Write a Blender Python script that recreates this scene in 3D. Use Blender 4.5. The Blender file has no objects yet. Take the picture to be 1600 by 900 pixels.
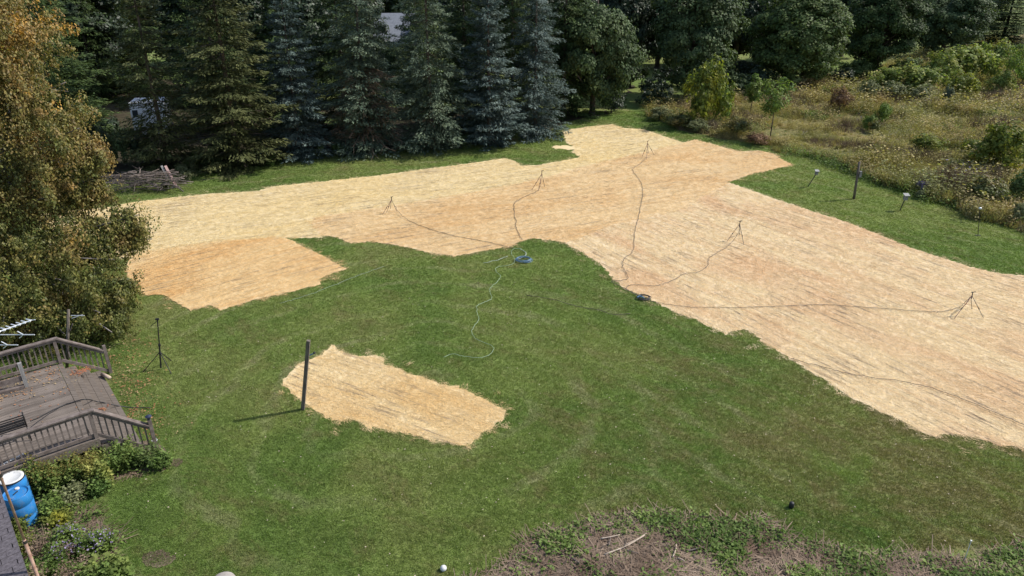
import bpy, math, random
import numpy as np
from mathutils import Vector, Matrix

S = bpy.context.scene
C = S.collection
PI = math.pi
R = math.radians

# ------------------------------------------------------------------ camera
CAM_H, PITCH, FPX = 12.5, R(25.0), 1142.0
cd = bpy.data.cameras.new('camera')
cd.sensor_width = 36.0
cd.lens = 36.0 * FPX / 1600.0
cd.clip_start, cd.clip_end = 0.1, 3000
cam = bpy.data.objects.new('camera', cd)
C.objects.link(cam)
cam.location = (0, 0, CAM_H)
cam.rotation_euler = (PI / 2 - PITCH, 0, 0)
S.camera = cam

# ------------------------------------------------------------------ sky + sun
SUN_EL, SUN_AZ = R(45), math.atan2(0.94, 0.25)      # azimuth from +Y towards +X
w = bpy.data.worlds.new('World')
S.world = w
w.use_nodes = True
nt = w.node_tree
bg = nt.nodes['Background']
sky = nt.nodes.new('ShaderNodeTexSky')
sky.sky_type = 'NISHITA'
sky.sun_disc = False
sky.sun_elevation = SUN_EL
sky.sun_rotation = SUN_AZ
sky.air_density = 1.0
sky.dust_density = 1.5
nt.links.new(sky.outputs[0], bg.inputs[0])
bg.inputs[1].default_value = 0.145
sd = bpy.data.lights.new('sun', 'SUN')
sd.energy = 4.3
sd.angle = R(0.55)
sd.color = (1.0, 0.955, 0.90)
sun = bpy.data.objects.new('sun', sd)
C.objects.link(sun)
sdir = Vector((math.sin(SUN_AZ) * math.cos(SUN_EL), math.cos(SUN_AZ) * math.cos(SUN_EL), math.sin(SUN_EL)))
sun.rotation_euler = sdir.to_track_quat('Z', 'Y').to_euler()
sun.location = sdir * 60
S.view_settings.view_transform = 'Standard'
S.view_settings.look = 'None'
S.view_settings.exposure = 0.3
S.view_settings.gamma = 1.0
S.view_settings.use_curve_mapping = False
S.render.engine = 'CYCLES'
S.cycles.use_denoising = True

random.seed(11)
RNG = np.random.default_rng(7)
cP, sP = math.cos(PITCH), math.sin(PITCH)

# ------------------------------------------------------------------ surveying helpers: photo measurements -> places on the ground
def G(px, py, z=0.0):
    v = (py - 450) / FPX
    t = (CAM_H - z) / (sP + v * cP)
    return Vector(((px - 800) / FPX * t, t * (cP - v * sP), z))

def AtY(px, py, Y):
    v = (py - 450) / FPX
    t = Y / (cP - v * sP)
    return Vector(((px - 800) / FPX * t, Y, CAM_H - t * (sP + v * cP)))

def height_at(base, py):
    return AtY(0, py, base.y).z - base.z

# ------------------------------------------------------------------ node helpers
def newmat(name, rough=0.8, spec=0.3):
    m = bpy.data.materials.new(name)
    m.use_nodes = True
    b = m.node_tree.nodes['Principled BSDF']
    b.inputs['Roughness'].default_value = rough
    b.inputs['Specular IOR Level'].default_value = spec
    return m, m.node_tree, b

def nd(nt, typ, **kw):
    n = nt.nodes.new(typ)
    for k, v in kw.items():
        if k.startswith('i_'):
            n.inputs[k[2:].replace('_', ' ')].default_value = v
        else:
            setattr(n, k, v)
    return n

def lk(nt, a, b):
    nt.links.new(a, b)

def pos(nt, local=False):
    if local:
        return nd(nt, 'ShaderNodeTexCoord').outputs['Object']
    return nd(nt, 'ShaderNodeNewGeometry').outputs['Position']

def noise(nt, vec, scale, detail=3.0, rough=0.55, dist=0.0):
    n = nd(nt, 'ShaderNodeTexNoise')
    n.inputs['Scale'].default_value = scale
    n.inputs['Detail'].default_value = detail
    n.inputs['Roughness'].default_value = rough
    n.inputs['Distortion'].default_value = dist
    lk(nt, vec, n.inputs['Vector'])
    return n.outputs['Fac']

def mapping(nt, vec, rot=0.0, scale=(1, 1, 1), loc=(0, 0, 0)):
    if rot:      # turn first, then stretch along the turned axes
        r = nd(nt, 'ShaderNodeMapping')
        r.inputs['Rotation'].default_value = (0, 0, rot)
        lk(nt, vec, r.inputs['Vector'])
        vec, rot = r.outputs[0], 0.0
    m = nd(nt, 'ShaderNodeMapping')
    m.inputs['Rotation'].default_value = (0, 0, rot)
    m.inputs['Scale'].default_value = scale
    m.inputs['Location'].default_value = loc
    lk(nt, vec, m.inputs['Vector'])
    return m.outputs[0]

def ramp(nt, fac, stops):
    r = nd(nt, 'ShaderNodeValToRGB')
    e = r.color_ramp.elements
    while len(e) < len(stops):
        e.new(0.5)
    for i, (p, c) in enumerate(stops):
        e[i].position = p
        e[i].color = (c[0], c[1], c[2], 1) if not isinstance(c, (int, float)) else (c, c, c, 1)
    lk(nt, fac, r.inputs[0])
    return r.outputs[0]

def mix(nt, fac, a, b, mode='MIX'):
    m = nd(nt, 'ShaderNodeMix', data_type='RGBA', blend_type=mode)
    for s, v in ((m.inputs[0], fac), (m.inputs[6], a), (m.inputs[7], b)):
        if isinstance(v, (int, float)):
            s.default_value = v
        elif isinstance(v, tuple):
            s.default_value = (v[0], v[1], v[2], 1)
        else:
            lk(nt, v, s)
    return m.outputs[2]

def math_(nt, op, a, b=0.0, c=None):
    m = nd(nt, 'ShaderNodeMath', operation=op)
    for s, v in zip(m.inputs, (a, b, c)):
        if v is None:
            continue
        if isinstance(v, (int, float)):
            s.default_value = v
        else:
            lk(nt, v, s)
    return m.outputs[0]

def bump(nt, b, h, strength=0.3, dist=0.02):
    n = nd(nt, 'ShaderNodeBump')
    n.inputs['Strength'].default_value = strength
    n.inputs['Distance'].default_value = dist
    lk(nt, h, n.inputs['Height'])
    lk(nt, n.outputs[0], b.inputs['Normal'])

# ------------------------------------------------------------------ colour functions shared by a sheet and what grows or lies on it
def lawn_colour(nt):
    p = pos(nt)
    n1 = noise(nt, p, 0.13, 4, 0.55, 0.5)
    n2 = noise(nt, p, 1.1, 6, 0.72, 0.3)
    n3 = noise(nt, p, 10.0, 5, 0.8)
    c = ramp(nt, n1, [(0.34, (0.098, 0.158, 0.034)), (0.46, (0.126, 0.180, 0.042)), (0.55, (0.158, 0.200, 0.053)), (0.68, (0.182, 0.204, 0.068))])
    c = mix(nt, 1.0, c, ramp(nt, n2, [(0.30, 0.87), (0.5, 1.0), (0.70, 1.13)]), 'MULTIPLY')
    # tired, brownish turf: drifts everywhere, most of it in the near right of the lawn
    d2 = nd(nt, 'ShaderNodeVectorMath', operation='DISTANCE')
    lk(nt, p, d2.inputs[0])
    d2.inputs[1].default_value = G(1480, 740)
    near = ramp(nt, math_(nt, 'DIVIDE', d2.outputs['Value'], 12.0), [(0.1, 0.16), (1.0, 0.0)])
    n4 = math_(nt, 'ADD', noise(nt, mapping(nt, p, 0.6, (0.7, 1.1, 1), (13, 4, 0)), 0.7, 7, 0.78, 0.5), near)
    c = mix(nt, ramp(nt, n4, [(0.50, 0.0), (0.72, 0.75)]), c, (0.175, 0.142, 0.066))
    # pale, thin lines of thatch where the mower turned round the island bed and ran along the field
    d = nd(nt, 'ShaderNodeVectorMath', operation='DISTANCE')
    lk(nt, p, d.inputs[0])
    d.inputs[1].default_value = G(660, 625)
    arcs = math_(nt, 'SINE', math_(nt, 'MULTIPLY', math_(nt, 'ADD', d.outputs['Value'], math_(nt, 'MULTIPLY', n1, 5.0)), 3.6))
    e = G(1400, 655) - G(1050, 485)
    an = -math.atan2(e.y, e.x)
    sx = nd(nt, 'ShaderNodeSeparateXYZ')
    lk(nt, mapping(nt, p, an), sx.inputs[0])
    runs = math_(nt, 'SINE', math_(nt, 'MULTIPLY', math_(nt, 'ADD', sx.outputs['Y'], math_(nt, 'MULTIPLY', n1, 3.0)), 4.4))
    sp = nd(nt, 'ShaderNodeSeparateXYZ')
    lk(nt, p, sp.inputs[0])
    east = ramp(nt, math_(nt, 'DIVIDE', sp.outputs['X'], 10.0), [(0.25, 0.0), (0.5, 1.0)])
    brk = ramp(nt, noise(nt, p, 0.6, 4, 0.7), [(0.36, 0.03), (0.60, 0.55)])
    la = mix(nt, east, ramp(nt, arcs, [(0.62, 0.0), (0.95, 1.0)]), ramp(nt, runs, [(0.62, 0.0), (0.95, 1.0)]))
    th = mix(nt, 1.0, la, brk, 'MULTIPLY')
    th = mix(nt, 1.0, th, ramp(nt, noise(nt, mapping(nt, p, 0, (1, 1, 1), (40, 21, 0)), 0.17, 2), [(0.40, 0.12), (0.58, 1.0)]), 'MULTIPLY')
    tb = nd(nt, 'ShaderNodeRGBToBW')
    lk(nt, th, tb.inputs[0])
    c = mix(nt, tb.outputs[0], c, (0.225, 0.215, 0.118))
    dk_ = mix(nt, east, ramp(nt, arcs, [(0.0, 0.93), (0.45, 1.0)]), ramp(nt, runs, [(0.0, 0.92), (0.45, 1.0)]))
    c = mix(nt, 1.0, c, dk_, 'MULTIPLY')
    fine = ramp(nt, n3, [(0.3, 0.80), (0.5, 1.0), (0.72, 1.22)])
    return mix(nt, 1.0, c, fine, 'MULTIPLY'), n3

def straw_colour(nt, tone, ang):
    p = pos(nt)
    pale, mid, deep = tone
    n1 = noise(nt, mapping(nt, p, ang, (0.08, 3.6, 1)), 1.0, 6, 0.75, 0.1)
    n2 = noise(nt, mapping(nt, p, ang, (0.6, 1.3, 1), (5, 9, 0)), 0.24, 4, 0.6, 0.5)
    n3 = noise(nt, mapping(nt, p, ang, (14.0, 34.0, 12)), 1.5, 4, 0.8, 0.2)
    c = ramp(nt, n1, [(0.32, mid), (0.52, pale), (0.7, tuple(x * 1.06 for x in pale))])
    c = mix(nt, ramp(nt, n2, [(0.45, 0.0), (0.66, 0.8)]), c, deep)
    # soil showing in thin dark dashes along the drill rows
    n4 = noise(nt, mapping(nt, p, ang, (0.35, 5.5, 1), (3, 1, 0)), 1.2, 6, 0.8)
    fle = math_(nt, 'MULTIPLY', ramp(nt, n4, [(0.525, 0.0), (0.61, 0.95)]), ramp(nt, noise(nt, p, 0.3, 4, 0.6), [(0.40, 0.15), (0.60, 1.0)]))
    c = mix(nt, fle, c, (0.27, 0.195, 0.135))
    fine = ramp(nt, n3, [(0.30, 0.66), (0.46, 0.97), (0.72, 1.17)])
    return mix(nt, 1.0, c, fine, 'MULTIPLY'), n3

def meadow_colour(nt):
    p = pos(nt)
    n1 = noise(nt, mapping(nt, p, 0.3, (0.6, 1.4, 1)), 0.24, 4, 0.6, 0.8)
    n2 = noise(nt, mapping(nt, p, 0, (1, 1, 1), (31, 7, 0)), 0.75, 4, 0.65)
    c = ramp(nt, n1, [(0.30, (0.19, 0.20, 0.078)), (0.43, (0.27, 0.245, 0.105)), (0.53, (0.34, 0.275, 0.12)), (0.64, (0.33, 0.235, 0.125)), (0.74, (0.24, 0.235, 0.105))])
    c = mix(nt, ramp(nt, n2, [(0.45, 0.0), (0.7, 0.6)]), c, (0.24, 0.25, 0.10))
    return c, n2

def dirt_colour(nt):
    p = pos(nt)
    n1 = noise(nt, p, 1.3, 5, 0.7)
    n3 = noise(nt, p, 22, 4, 0.8)
    c = ramp(nt, n1, [(0.32, (0.085, 0.06, 0.042)), (0.5, (0.165, 0.125, 0.09)), (0.68, (0.27, 0.205, 0.15))])
    return mix(nt, 1.0, c, ramp(nt, n3, [(0.3, 0.5), (0.7, 1.45)]), 'MULTIPLY'), n3

def sheet_mat(name, fn, *a, bs=0.6, bd=0.03):
    m, t, b = newmat(name, 0.92, 0.15)
    c, h = fn(t, *a)
    lk(t, c, b.inputs['Base Color'])
    bump(t, b, h, bs, bd)
    return m

def leaf_mat(name, fn=None, col=None, trans=0.35, lo=0.6, hi=1.45, rough=0.6, spec=0.15, obj_rand=0.0):
    """foliage: colour varies from leaf to leaf, some light passes through"""
    m, t, b = newmat(name, rough, spec)
    if fn:
        c = fn(t)
        if isinstance(c, tuple):
            c = c[0]
    elif isinstance(col, list):
        n = noise(t, pos(t), 0.9, 3, 0.6)
        c = ramp(t, n, col)
    else:
        c = None
    g = nd(t, 'ShaderNodeNewGeometry')
    r = ramp(t, g.outputs['Random Per Island'], [(0.0, lo), (1.0, hi)])
    c = mix(t, 1.0, c if c is not None else col, r, 'MULTIPLY')
    if obj_rand:
        oi = nd(t, 'ShaderNodeObjectInfo')
        c = mix(t, 1.0, c, ramp(t, oi.outputs['Random'], [(0, 1 - obj_rand), (1, 1 + obj_rand)]), 'MULTIPLY')
    lk(t, c, b.inputs['Base Color'])
    if trans:
        tr = nd(t, 'ShaderNodeBsdfTranslucent')
        lk(t, mix(t, 1.0, c, (1.15, 1.25, 0.6), 'MULTIPLY'), tr.inputs['Color'])
        ms = nd(t, 'ShaderNodeMixShader')
        ms.inputs[0].default_value = trans
        lk(t, b.outputs[0], ms.inputs[1])
        lk(t, tr.outputs[0], ms.inputs[2])
        lk(t, ms.outputs[0], t.nodes['Material Output'].inputs['Surface'])
    return m

def plain(name, a, b_, scale=6.0, rough=0.7, spec=0.3, stretch=(1, 1, 1), bs=0.25, metal=0.0, local=True, bd=0.01):
    m, t, b = newmat(name, rough, spec)
    p = mapping(t, pos(t, local), 0, stretch)
    n = noise(t, p, scale, 5, 0.65)
    lk(t, ramp(t, n, [(0.3, a), (0.7, b_)]), b.inputs['Base Color'])
    b.inputs['Metallic'].default_value = metal
    if bs:
        bump(t, b, n, bs, bd)
    return m

def row_angle(a, b):
    d = G(*b) - G(*a)
    return -math.atan2(d.y, d.x)

ANG_R = row_angle((1150, 470), (1420, 600))
ANG_T = row_angle((560, 345), (1000, 280))
ANG_L = row_angle((260, 470), (460, 415))
ANG_I = row_angle((500, 600), (720, 680))
T_PALE = ((0.67, 0.55, 0.335), (0.62, 0.485, 0.255), (0.66, 0.52, 0.275))
T_ORNG = ((0.65, 0.495, 0.29), (0.60, 0.42, 0.215), (0.60, 0.405, 0.20))
T_PINK = ((0.665, 0.535, 0.345), (0.60, 0.44, 0.255), (0.595, 0.405, 0.235))
T_LEFT = ((0.65, 0.485, 0.265), (0.61, 0.41, 0.19), (0.60, 0.37, 0.15))
T_ISLD = ((0.66, 0.52, 0.305), (0.60, 0.435, 0.215), (0.61, 0.42, 0.19))
ZONE = dict(pale=(T_PALE, ANG_T), orange=(T_ORNG, ANG_T), pink=(T_PINK, ANG_R), left=(T_LEFT, ANG_L), island=(T_ISLD, ANG_I))

M = {}
M['lawn'] = sheet_mat('lawn', lawn_colour, bs=0.5, bd=0.03)
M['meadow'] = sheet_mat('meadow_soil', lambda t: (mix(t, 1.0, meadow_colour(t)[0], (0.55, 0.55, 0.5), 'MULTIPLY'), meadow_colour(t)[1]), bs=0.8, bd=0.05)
M['dirt'] = sheet_mat('bare_soil', dirt_colour, bs=0.9, bd=0.04)
for k, (tn, an) in ZONE.items():
    M['straw_' + k] = sheet_mat('straw_' + k, straw_colour, tn, an, bs=0.5, bd=0.02)
    M['strands_' + k] = leaf_mat('straw_strands_' + k, lambda t, tn=tn, an=an: straw_colour(t, tn, an), trans=0.25, lo=0.7, hi=1.5, rough=0.6, spec=0.15)
M['grass'] = leaf_mat('grass_blades', lawn_colour, trans=0.4, lo=0.75, hi=1.65, rough=0.55, spec=0.3)
M['meadow_grass'] = leaf_mat('meadow_stems', meadow_colour, trans=0.35, lo=0.7, hi=1.4, rough=0.7, spec=0.2, obj_rand=0.35)
M['goldenrod'] = leaf_mat('goldenrod_heads', col=(0.21, 0.18, 0.055), trans=0.3, lo=0.5, hi=1.3, rough=0.8, spec=0.1)
M['aster'] = leaf_mat('aster_petals', col=(0.30, 0.25, 0.40), trans=0.3, lo=0.7, hi=1.4, rough=0.8, spec=0.1)
M['weed'] = leaf_mat('broad_weed_leaves', col=[(0.35, (0.09, 0.14, 0.035)), (0.55, (0.14, 0.20, 0.05)), (0.7, (0.20, 0.25, 0.075))], lo=0.55, hi=1.5)
M['dead'] = leaf_mat('dead_stems', col=[(0.35, (0.13, 0.088, 0.062)), (0.65, (0.27, 0.205, 0.15))], trans=0.1, lo=0.5, hi=1.5, rough=0.85, spec=0.1)
M['twig'] = plain('twig_bark', (0.085, 0.07, 0.062), (0.25, 0.21, 0.185), 9, 0.9, 0.1)
M['twig_pale'] = plain('twig_peeled', (0.36, 0.29, 0.22), (0.52, 0.43, 0.34), 9, 0.8, 0.2)
M['bark'] = plain('bark', (0.045, 0.035, 0.028), (0.15, 0.12, 0.10), 7, 0.95, 0.1, (1, 1, 0.25), 0.8, bd=0.03)
M['bark_birch'] = plain('bark_pale', (0.13, 0.11, 0.10), (0.34, 0.31, 0.29), 7, 0.9, 0.1, (1, 1, 0.4), 0.5, bd=0.02)
M['needle_green'] = leaf_mat('needles_green', col=[(0.35, (0.032, 0.056, 0.018)), (0.5, (0.055, 0.085, 0.027)), (0.68, (0.09, 0.12, 0.038))], trans=0.12, lo=0.5, hi=1.5, spec=0.12)
M['needle_olive'] = leaf_mat('needles_olive', col=[(0.35, (0.052, 0.062, 0.024)), (0.5, (0.082, 0.092, 0.034)), (0.68, (0.12, 0.125, 0.05))], trans=0.12, lo=0.5, hi=1.45, spec=0.12)
M['needle_blue'] = leaf_mat('needles_blue', col=[(0.35, (0.052, 0.078, 0.066)), (0.5, (0.088, 0.12, 0.104)), (0.68, (0.138, 0.175, 0.155))], trans=0.08, lo=0.5, hi=1.6, spec=0.12)
M['needle_blgr'] = leaf_mat('needles_bluegreen', col=[(0.35, (0.066, 0.092, 0.062)), (0.5, (0.105, 0.138, 0.088)), (0.68, (0.155, 0.19, 0.115))], trans=0.10, lo=0.5, hi=1.5, spec=0.12)
M['maple'] = leaf_mat('maple_leaves', col=[(0.33, (0.042, 0.068, 0.028)), (0.5, (0.072, 0.105, 0.042)), (0.68, (0.115, 0.15, 0.065))], trans=0.22, lo=0.55, hi=1.5, rough=0.6, spec=0.15)
M['maple_light'] = leaf_mat('maple_leaves_light', col=[(0.33, (0.065, 0.105, 0.032)), (0.5, (0.10, 0.14, 0.045)), (0.68, (0.14, 0.175, 0.062))], trans=0.25, lo=0.55, hi=1.5, rough=0.6, spec=0.15)
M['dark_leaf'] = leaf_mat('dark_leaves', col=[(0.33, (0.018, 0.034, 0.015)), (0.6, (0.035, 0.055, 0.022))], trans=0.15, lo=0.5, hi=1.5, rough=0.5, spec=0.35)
def autumn_colour(t):
    p = pos(t)
    n = noise(t, p, 0.75, 5, 0.7)
    sz = nd(t, 'ShaderNodeSeparateXYZ')
    lk(t, p, sz.inputs[0])
    hi_ = ramp(t, math_(t, 'DIVIDE', sz.outputs['Z'], 12.0), [(0.25, 0.0), (0.85, 0.11)])
    return ramp(t, math_(t, 'ADD', n, hi_), [(0.34, (0.072, 0.092, 0.026)), (0.47, (0.120, 0.130, 0.036)), (0.56, (0.18, 0.152, 0.044)), (0.65, (0.235, 0.155, 0.055)), (0.76, (0.46, 0.26, 0.045))])
M['autumn'] = leaf_mat('autumn_leaves', fn=autumn_colour, trans=0.3, lo=0.45, hi=1.6, rough=0.55, spec=0.3)
M['sumac'] = leaf_mat('sumac_leaves', col=[(0.33, (0.13, 0.18, 0.05)), (0.5, (0.20, 0.25, 0.065)), (0.68, (0.32, 0.31, 0.09))], trans=0.35, lo=0.55, hi=1.5)
M['yellowgreen'] = leaf_mat('yellow_green_leaves', col=[(0.33, (0.10, 0.14, 0.035)), (0.53, (0.16, 0.185, 0.04)), (0.7, (0.30, 0.28, 0.04))], trans=0.4, lo=0.6, hi=1.5)
M['sapling'] = leaf_mat('sapling_leaves', col=[(0.33, (0.08, 0.14, 0.04)), (0.5, (0.13, 0.19, 0.05)), (0.68, (0.2, 0.24, 0.07))], trans=0.4, lo=0.6, hi=1.5)
M['rustbush'] = leaf_mat('rust_leaves', col=[(0.33, (0.17, 0.10, 0.06)), (0.68, (0.27, 0.17, 0.10))], trans=0.3, lo=0.5, hi=1.5)
M['greybush'] = leaf_mat('grey_green_leaves', col=[(0.33, (0.12, 0.135, 0.06)), (0.68, (0.21, 0.225, 0.11))], trans=0.25, lo=0.6, hi=1.4)
M['wood'] = plain('weathered_deck_wood', (0.085, 0.069, 0.056), (0.21, 0.178, 0.15), 3.5, 0.85, 0.15, (0.6, 9, 9), 0.35, local=False)
M['wood2'] = plain('deck_board_wood', (0.092, 0.075, 0.062), (0.225, 0.19, 0.162), 5, 0.85, 0.15, (0.5, 8, 8), 0.35)
_t = M['wood2'].node_tree
_b = _t.nodes['Principled BSDF']
_src = _b.inputs['Base Color'].links[0].from_socket
lk(_t, mix(_t, 1.0, _src, ramp(_t, nd(_t, 'ShaderNodeObjectInfo').outputs['Random'], [(0, 0.72), (1, 1.25)]), 'MULTIPLY'), _b.inputs['Base Color'])
M['rail'] = plain('rail_wood', (0.095, 0.074, 0.064), (0.22, 0.185, 0.165), 6, 0.85, 0.15, (1, 1, 1), 0.3)
M['post_wood'] = plain('post_wood', (0.07, 0.058, 0.048), (0.21, 0.18, 0.15), 8, 0.9, 0.1, (3, 3, 0.4), 0.6)
M['grey_wood'] = plain('grey_wood', (0.16, 0.155, 0.15), (0.32, 0.315, 0.30), 8, 0.85, 0.15, (3, 3, 0.4), 0.4)
M['shingle'] = plain('asphalt_shingle', (0.06, 0.054, 0.06), (0.14, 0.127, 0.138), 16, 0.95, 0.1, (1, 1, 1), 0.5)
M['felt'] = plain('roof_felt', (0.03, 0.03, 0.03), (0.06, 0.06, 0.06), 10, 0.95, 0.1)
M['siding'] = plain('siding', (0.32, 0.28, 0.24), (0.4, 0.36, 0.31), 4, 0.7, 0.2)
M['black'] = plain('black_plastic', (0.012, 0.012, 0.013), (0.03, 0.03, 0.032), 5, 0.5, 0.4, bs=0)
M['black_iron'] = plain('black_iron', (0.015, 0.014, 0.014), (0.04, 0.035, 0.033), 12, 0.45, 0.5, bs=0.1)
M['hose'] = plain('dark_hose', (0.09, 0.07, 0.06), (0.16, 0.125, 0.10), 5, 0.6, 0.3, bs=0)
M['hose_pale'] = plain('pale_green_hose', (0.24, 0.34, 0.22), (0.38, 0.47, 0.31), 3, 0.5, 0.4, bs=0)
M['cord_pale'] = plain('pale_cord', (0.28, 0.34, 0.28), (0.45, 0.50, 0.42), 3, 0.6, 0.3, bs=0)
M['hose_blue'] = plain('blue_hose', (0.06, 0.14, 0.22), (0.14, 0.24, 0.34), 5, 0.4, 0.5, bs=0)
M['barrel'] = plain('blue_barrel_plastic', (0.012, 0.13, 0.36), (0.03, 0.22, 0.52), 2.2, 0.5, 0.35, bs=0.05)
_t = M['barrel'].node_tree
_b = _t.nodes['Principled BSDF']
_src = _b.inputs['Base Color'].links[0].from_socket
_g = ramp(_t, noise(_t, mapping(_t, pos(_t, True), 0, (1.5, 1.5, 0.7)), 5.0, 6, 0.75), [(0.50, 0.0), (0.72, 0.55)])
lk(_t, mix(_t, _g, _src, (0.16, 0.17, 0.17)), _b.inputs['Base Color'])
M['white'] = plain('white_plastic', (0.52, 0.52, 0.50), (0.70, 0.70, 0.69), 5, 0.5, 0.4, bs=0)
M['alu'] = plain('aluminium', (0.55, 0.57, 0.58), (0.72, 0.74, 0.76), 9, 0.4, 0.5, bs=0, metal=0.35)
M['rust'] = plain('rusty_pipe', (0.17, 0.075, 0.045), (0.46, 0.32, 0.24), 5, 0.7, 0.3, bs=0.3)
M['red_metal'] = plain('dull_red_metal', (0.22, 0.10, 0.085), (0.36, 0.20, 0.17), 9, 0.6, 0.3, bs=0)
M['roof_grey'] = plain('grey_roof_board', (0.24, 0.24, 0.23), (0.36, 0.36, 0.34), 9, 0.8, 0.2)
M['stone'] = plain('stone', (0.26, 0.235, 0.21), (0.42, 0.385, 0.35), 7, 0.85, 0.2, bs=0.5)
M['trunk_cut'] = plain('log', (0.30, 0.22, 0.16), (0.52, 0.42, 0.33), 7, 0.85, 0.2, bs=0.4)
M['leaf_litter'] = leaf_mat('fallen_leaves', col=[(0.4, (0.33, 0.13, 0.07)), (0.5, (0.36, 0.20, 0.10)), (0.6, (0.38, 0.29, 0.16))], trans=0.1, lo=0.5, hi=1.35, rough=0.8, spec=0.2)
M['house_roof'] = plain('far_house_roof', (0.13, 0.145, 0.17), (0.20, 0.22, 0.25), 5, 0.9, 0.2)
M['house_wall'] = plain('far_house_wall', (0.55, 0.55, 0.52), (0.66, 0.66, 0.63), 3, 0.8, 0.2)
M['glass'] = plain('dark_glass', (0.02, 0.025, 0.03), (0.04, 0.05, 0.06), 2, 0.1, 0.6, bs=0)
M['paint_white'] = plain('vehicle_paint', (0.7, 0.72, 0.75), (0.8, 0.81, 0.83), 2, 0.3, 0.5, bs=0)
M['pink_board'] = plain('faded_board', (0.33, 0.20, 0.18), (0.5, 0.36, 0.33), 9, 0.8, 0.2, bs=0.3)

# ------------------------------------------------------------------ object helpers
def tag(o, label=None, cat=None, group=None, kind=None):
    if label: o['label'] = label
    if cat: o['category'] = cat
    if group: o['group'] = group
    if kind: o['kind'] = kind
    return o

def thing(name, label, cat, loc=(0, 0, 0), rz=0.0, group=None):
    o = bpy.data.objects.new(name, None)
    o.empty_display_size = 0.2
    C.objects.link(o)
    o.location = loc
    o.rotation_euler = (0, 0, rz)
    return tag(o, label, cat, group)

def link(name, me, mat=None, parent=None, loc=(0, 0, 0), rot=(0, 0, 0), scale=(1, 1, 1)):
    o = bpy.data.objects.new(name, me)
    C.objects.link(o)
    o.parent = parent
    o.location = loc
    o.rotation_euler = rot
    o.scale = scale
    if mat is not None:
        if not me.materials:
            me.materials.append(mat)
        o.material_slots[0].link = 'OBJECT'
        o.material_slots[0].material = mat
    return o

def npmesh(name, V, F):
    """V (n,3); F (m,k) with k = 3 or 4"""
    V = np.asarray(V, dtype=np.float32)
    F = np.asarray(F, dtype=np.int32)
    me = bpy.data.meshes.new(name)
    me.vertices.add(len(V))
    me.vertices.foreach_set('co', V.ravel())
    k = F.shape[1]
    me.loops.add(F.size)
    me.loops.foreach_set('vertex_index', F.ravel())
    me.polygons.add(len(F))
    me.polygons.foreach_set('loop_start', np.arange(0, F.size, k, dtype=np.int32))
    me.polygons.foreach_set('loop_total', np.full(len(F), k, dtype=np.int32))
    me.update(calc_edges=True)
    return me

class MB:
    def __init__(s):
        s.v, s.f = [], []
    def box(s, c, h, mat=None):
        c = Vector(c)
        n = len(s.v)
        for dx in (-1, 1):
            for dy in (-1, 1):
                for dz in (-1, 1):
                    p = Vector((dx * h[0], dy * h[1], dz * h[2]))
                    if mat is not None: p = mat @ p
                    s.v.append(c + p)
        s.f += [tuple(n + i for i in q) for q in ((0, 1, 3, 2), (4, 6, 7, 5), (0, 4, 5, 1), (2, 3, 7, 6), (0, 2, 6, 4), (1, 5, 7, 3))]
        return s
    def bar(s, a, b, wd, hg, up=(0, 0, 1)):
        a, b = Vector(a), Vector(b)
        x = (b - a).normalized()
        y = Vector(up).cross(x).normalized()
        z = x.cross(y)
        return s.box((a + b) / 2, ((b - a).length / 2, wd / 2, hg / 2), Matrix((x, y, z)).transposed())
    def tube(s, pts, r, sides=6, r2=None, cap=True):
        pts = [Vector(p) for p in pts]
        n0, k = len(s.v), len(pts)
        prev = None
        for i, p in enumerate(pts):
            t = (pts[min(i + 1, k - 1)] - pts[max(i - 1, 0)]).normalized()
            if prev is None:
                a = t.orthogonal().normalized()
            else:
                a = (prev - t * prev.dot(t)).normalized()
            prev = a
            b = t.cross(a)
            rr = r if r2 is None else r + (r2 - r) * i / (k - 1)
            for j in range(sides):
                an = 2 * PI * j / sides
                s.v.append(p + (a * math.cos(an) + b * math.sin(an)) * rr)
        for i in range(k - 1):
            for j in range(sides):
                q = n0 + i * sides + j
                q2 = n0 + i * sides + (j + 1) % sides
                s.f.append((q, q2, q2 + sides, q + sides))
        if cap:
            s.f.append(tuple(n0 + j for j in reversed(range(sides))))
            s.f.append(tuple(n0 + (k - 1) * sides + j for j in range(sides)))
        return s
    def lathe(s, prof, sides=24, c=(0, 0, 0)):
        n0, k = len(s.v), len(prof)
        c = Vector(c)
        for r, z in prof:
            for j in range(sides):
                an = 2 * PI * j / sides
                s.v.append(c + Vector((r * math.cos(an), r * math.sin(an), z)))
        for i in range(k - 1):
            for j in range(sides):
                q, q2 = n0 + i * sides + j, n0 + i * sides + (j + 1) % sides
                s.f.append((q, q2, q2 + sides, q + sides))
        s.f.append(tuple(n0 + j for j in reversed(range(sides))))
        s.f.append(tuple(n0 + (k - 1) * sides + j for j in range(sides)))
        return s
    def poly(s, pts):
        n = len(s.v)
        s.v += [Vector(p) for p in pts]
        s.f.append(tuple(range(n, n + len(pts))))
        return s
    def mesh(s, name, smooth=False):
        me = bpy.data.meshes.new(name)
        me.from_pydata([tuple(v) for v in s.v], [], s.f)
        if smooth:
            me.polygons.foreach_set('use_smooth', [True] * len(me.polygons))
        me.update()
        return me
    def build(s, name, mat, parent=None, smooth=False, loc=(0, 0, 0), rot=(0, 0, 0)):
        me = s.mesh(name, smooth)
        me.materials.append(mat)
        o = bpy.data.objects.new(name, me)
        C.objects.link(o)
        o.parent = parent
        o.location = loc
        o.rotation_euler = rot
        return o

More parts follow.
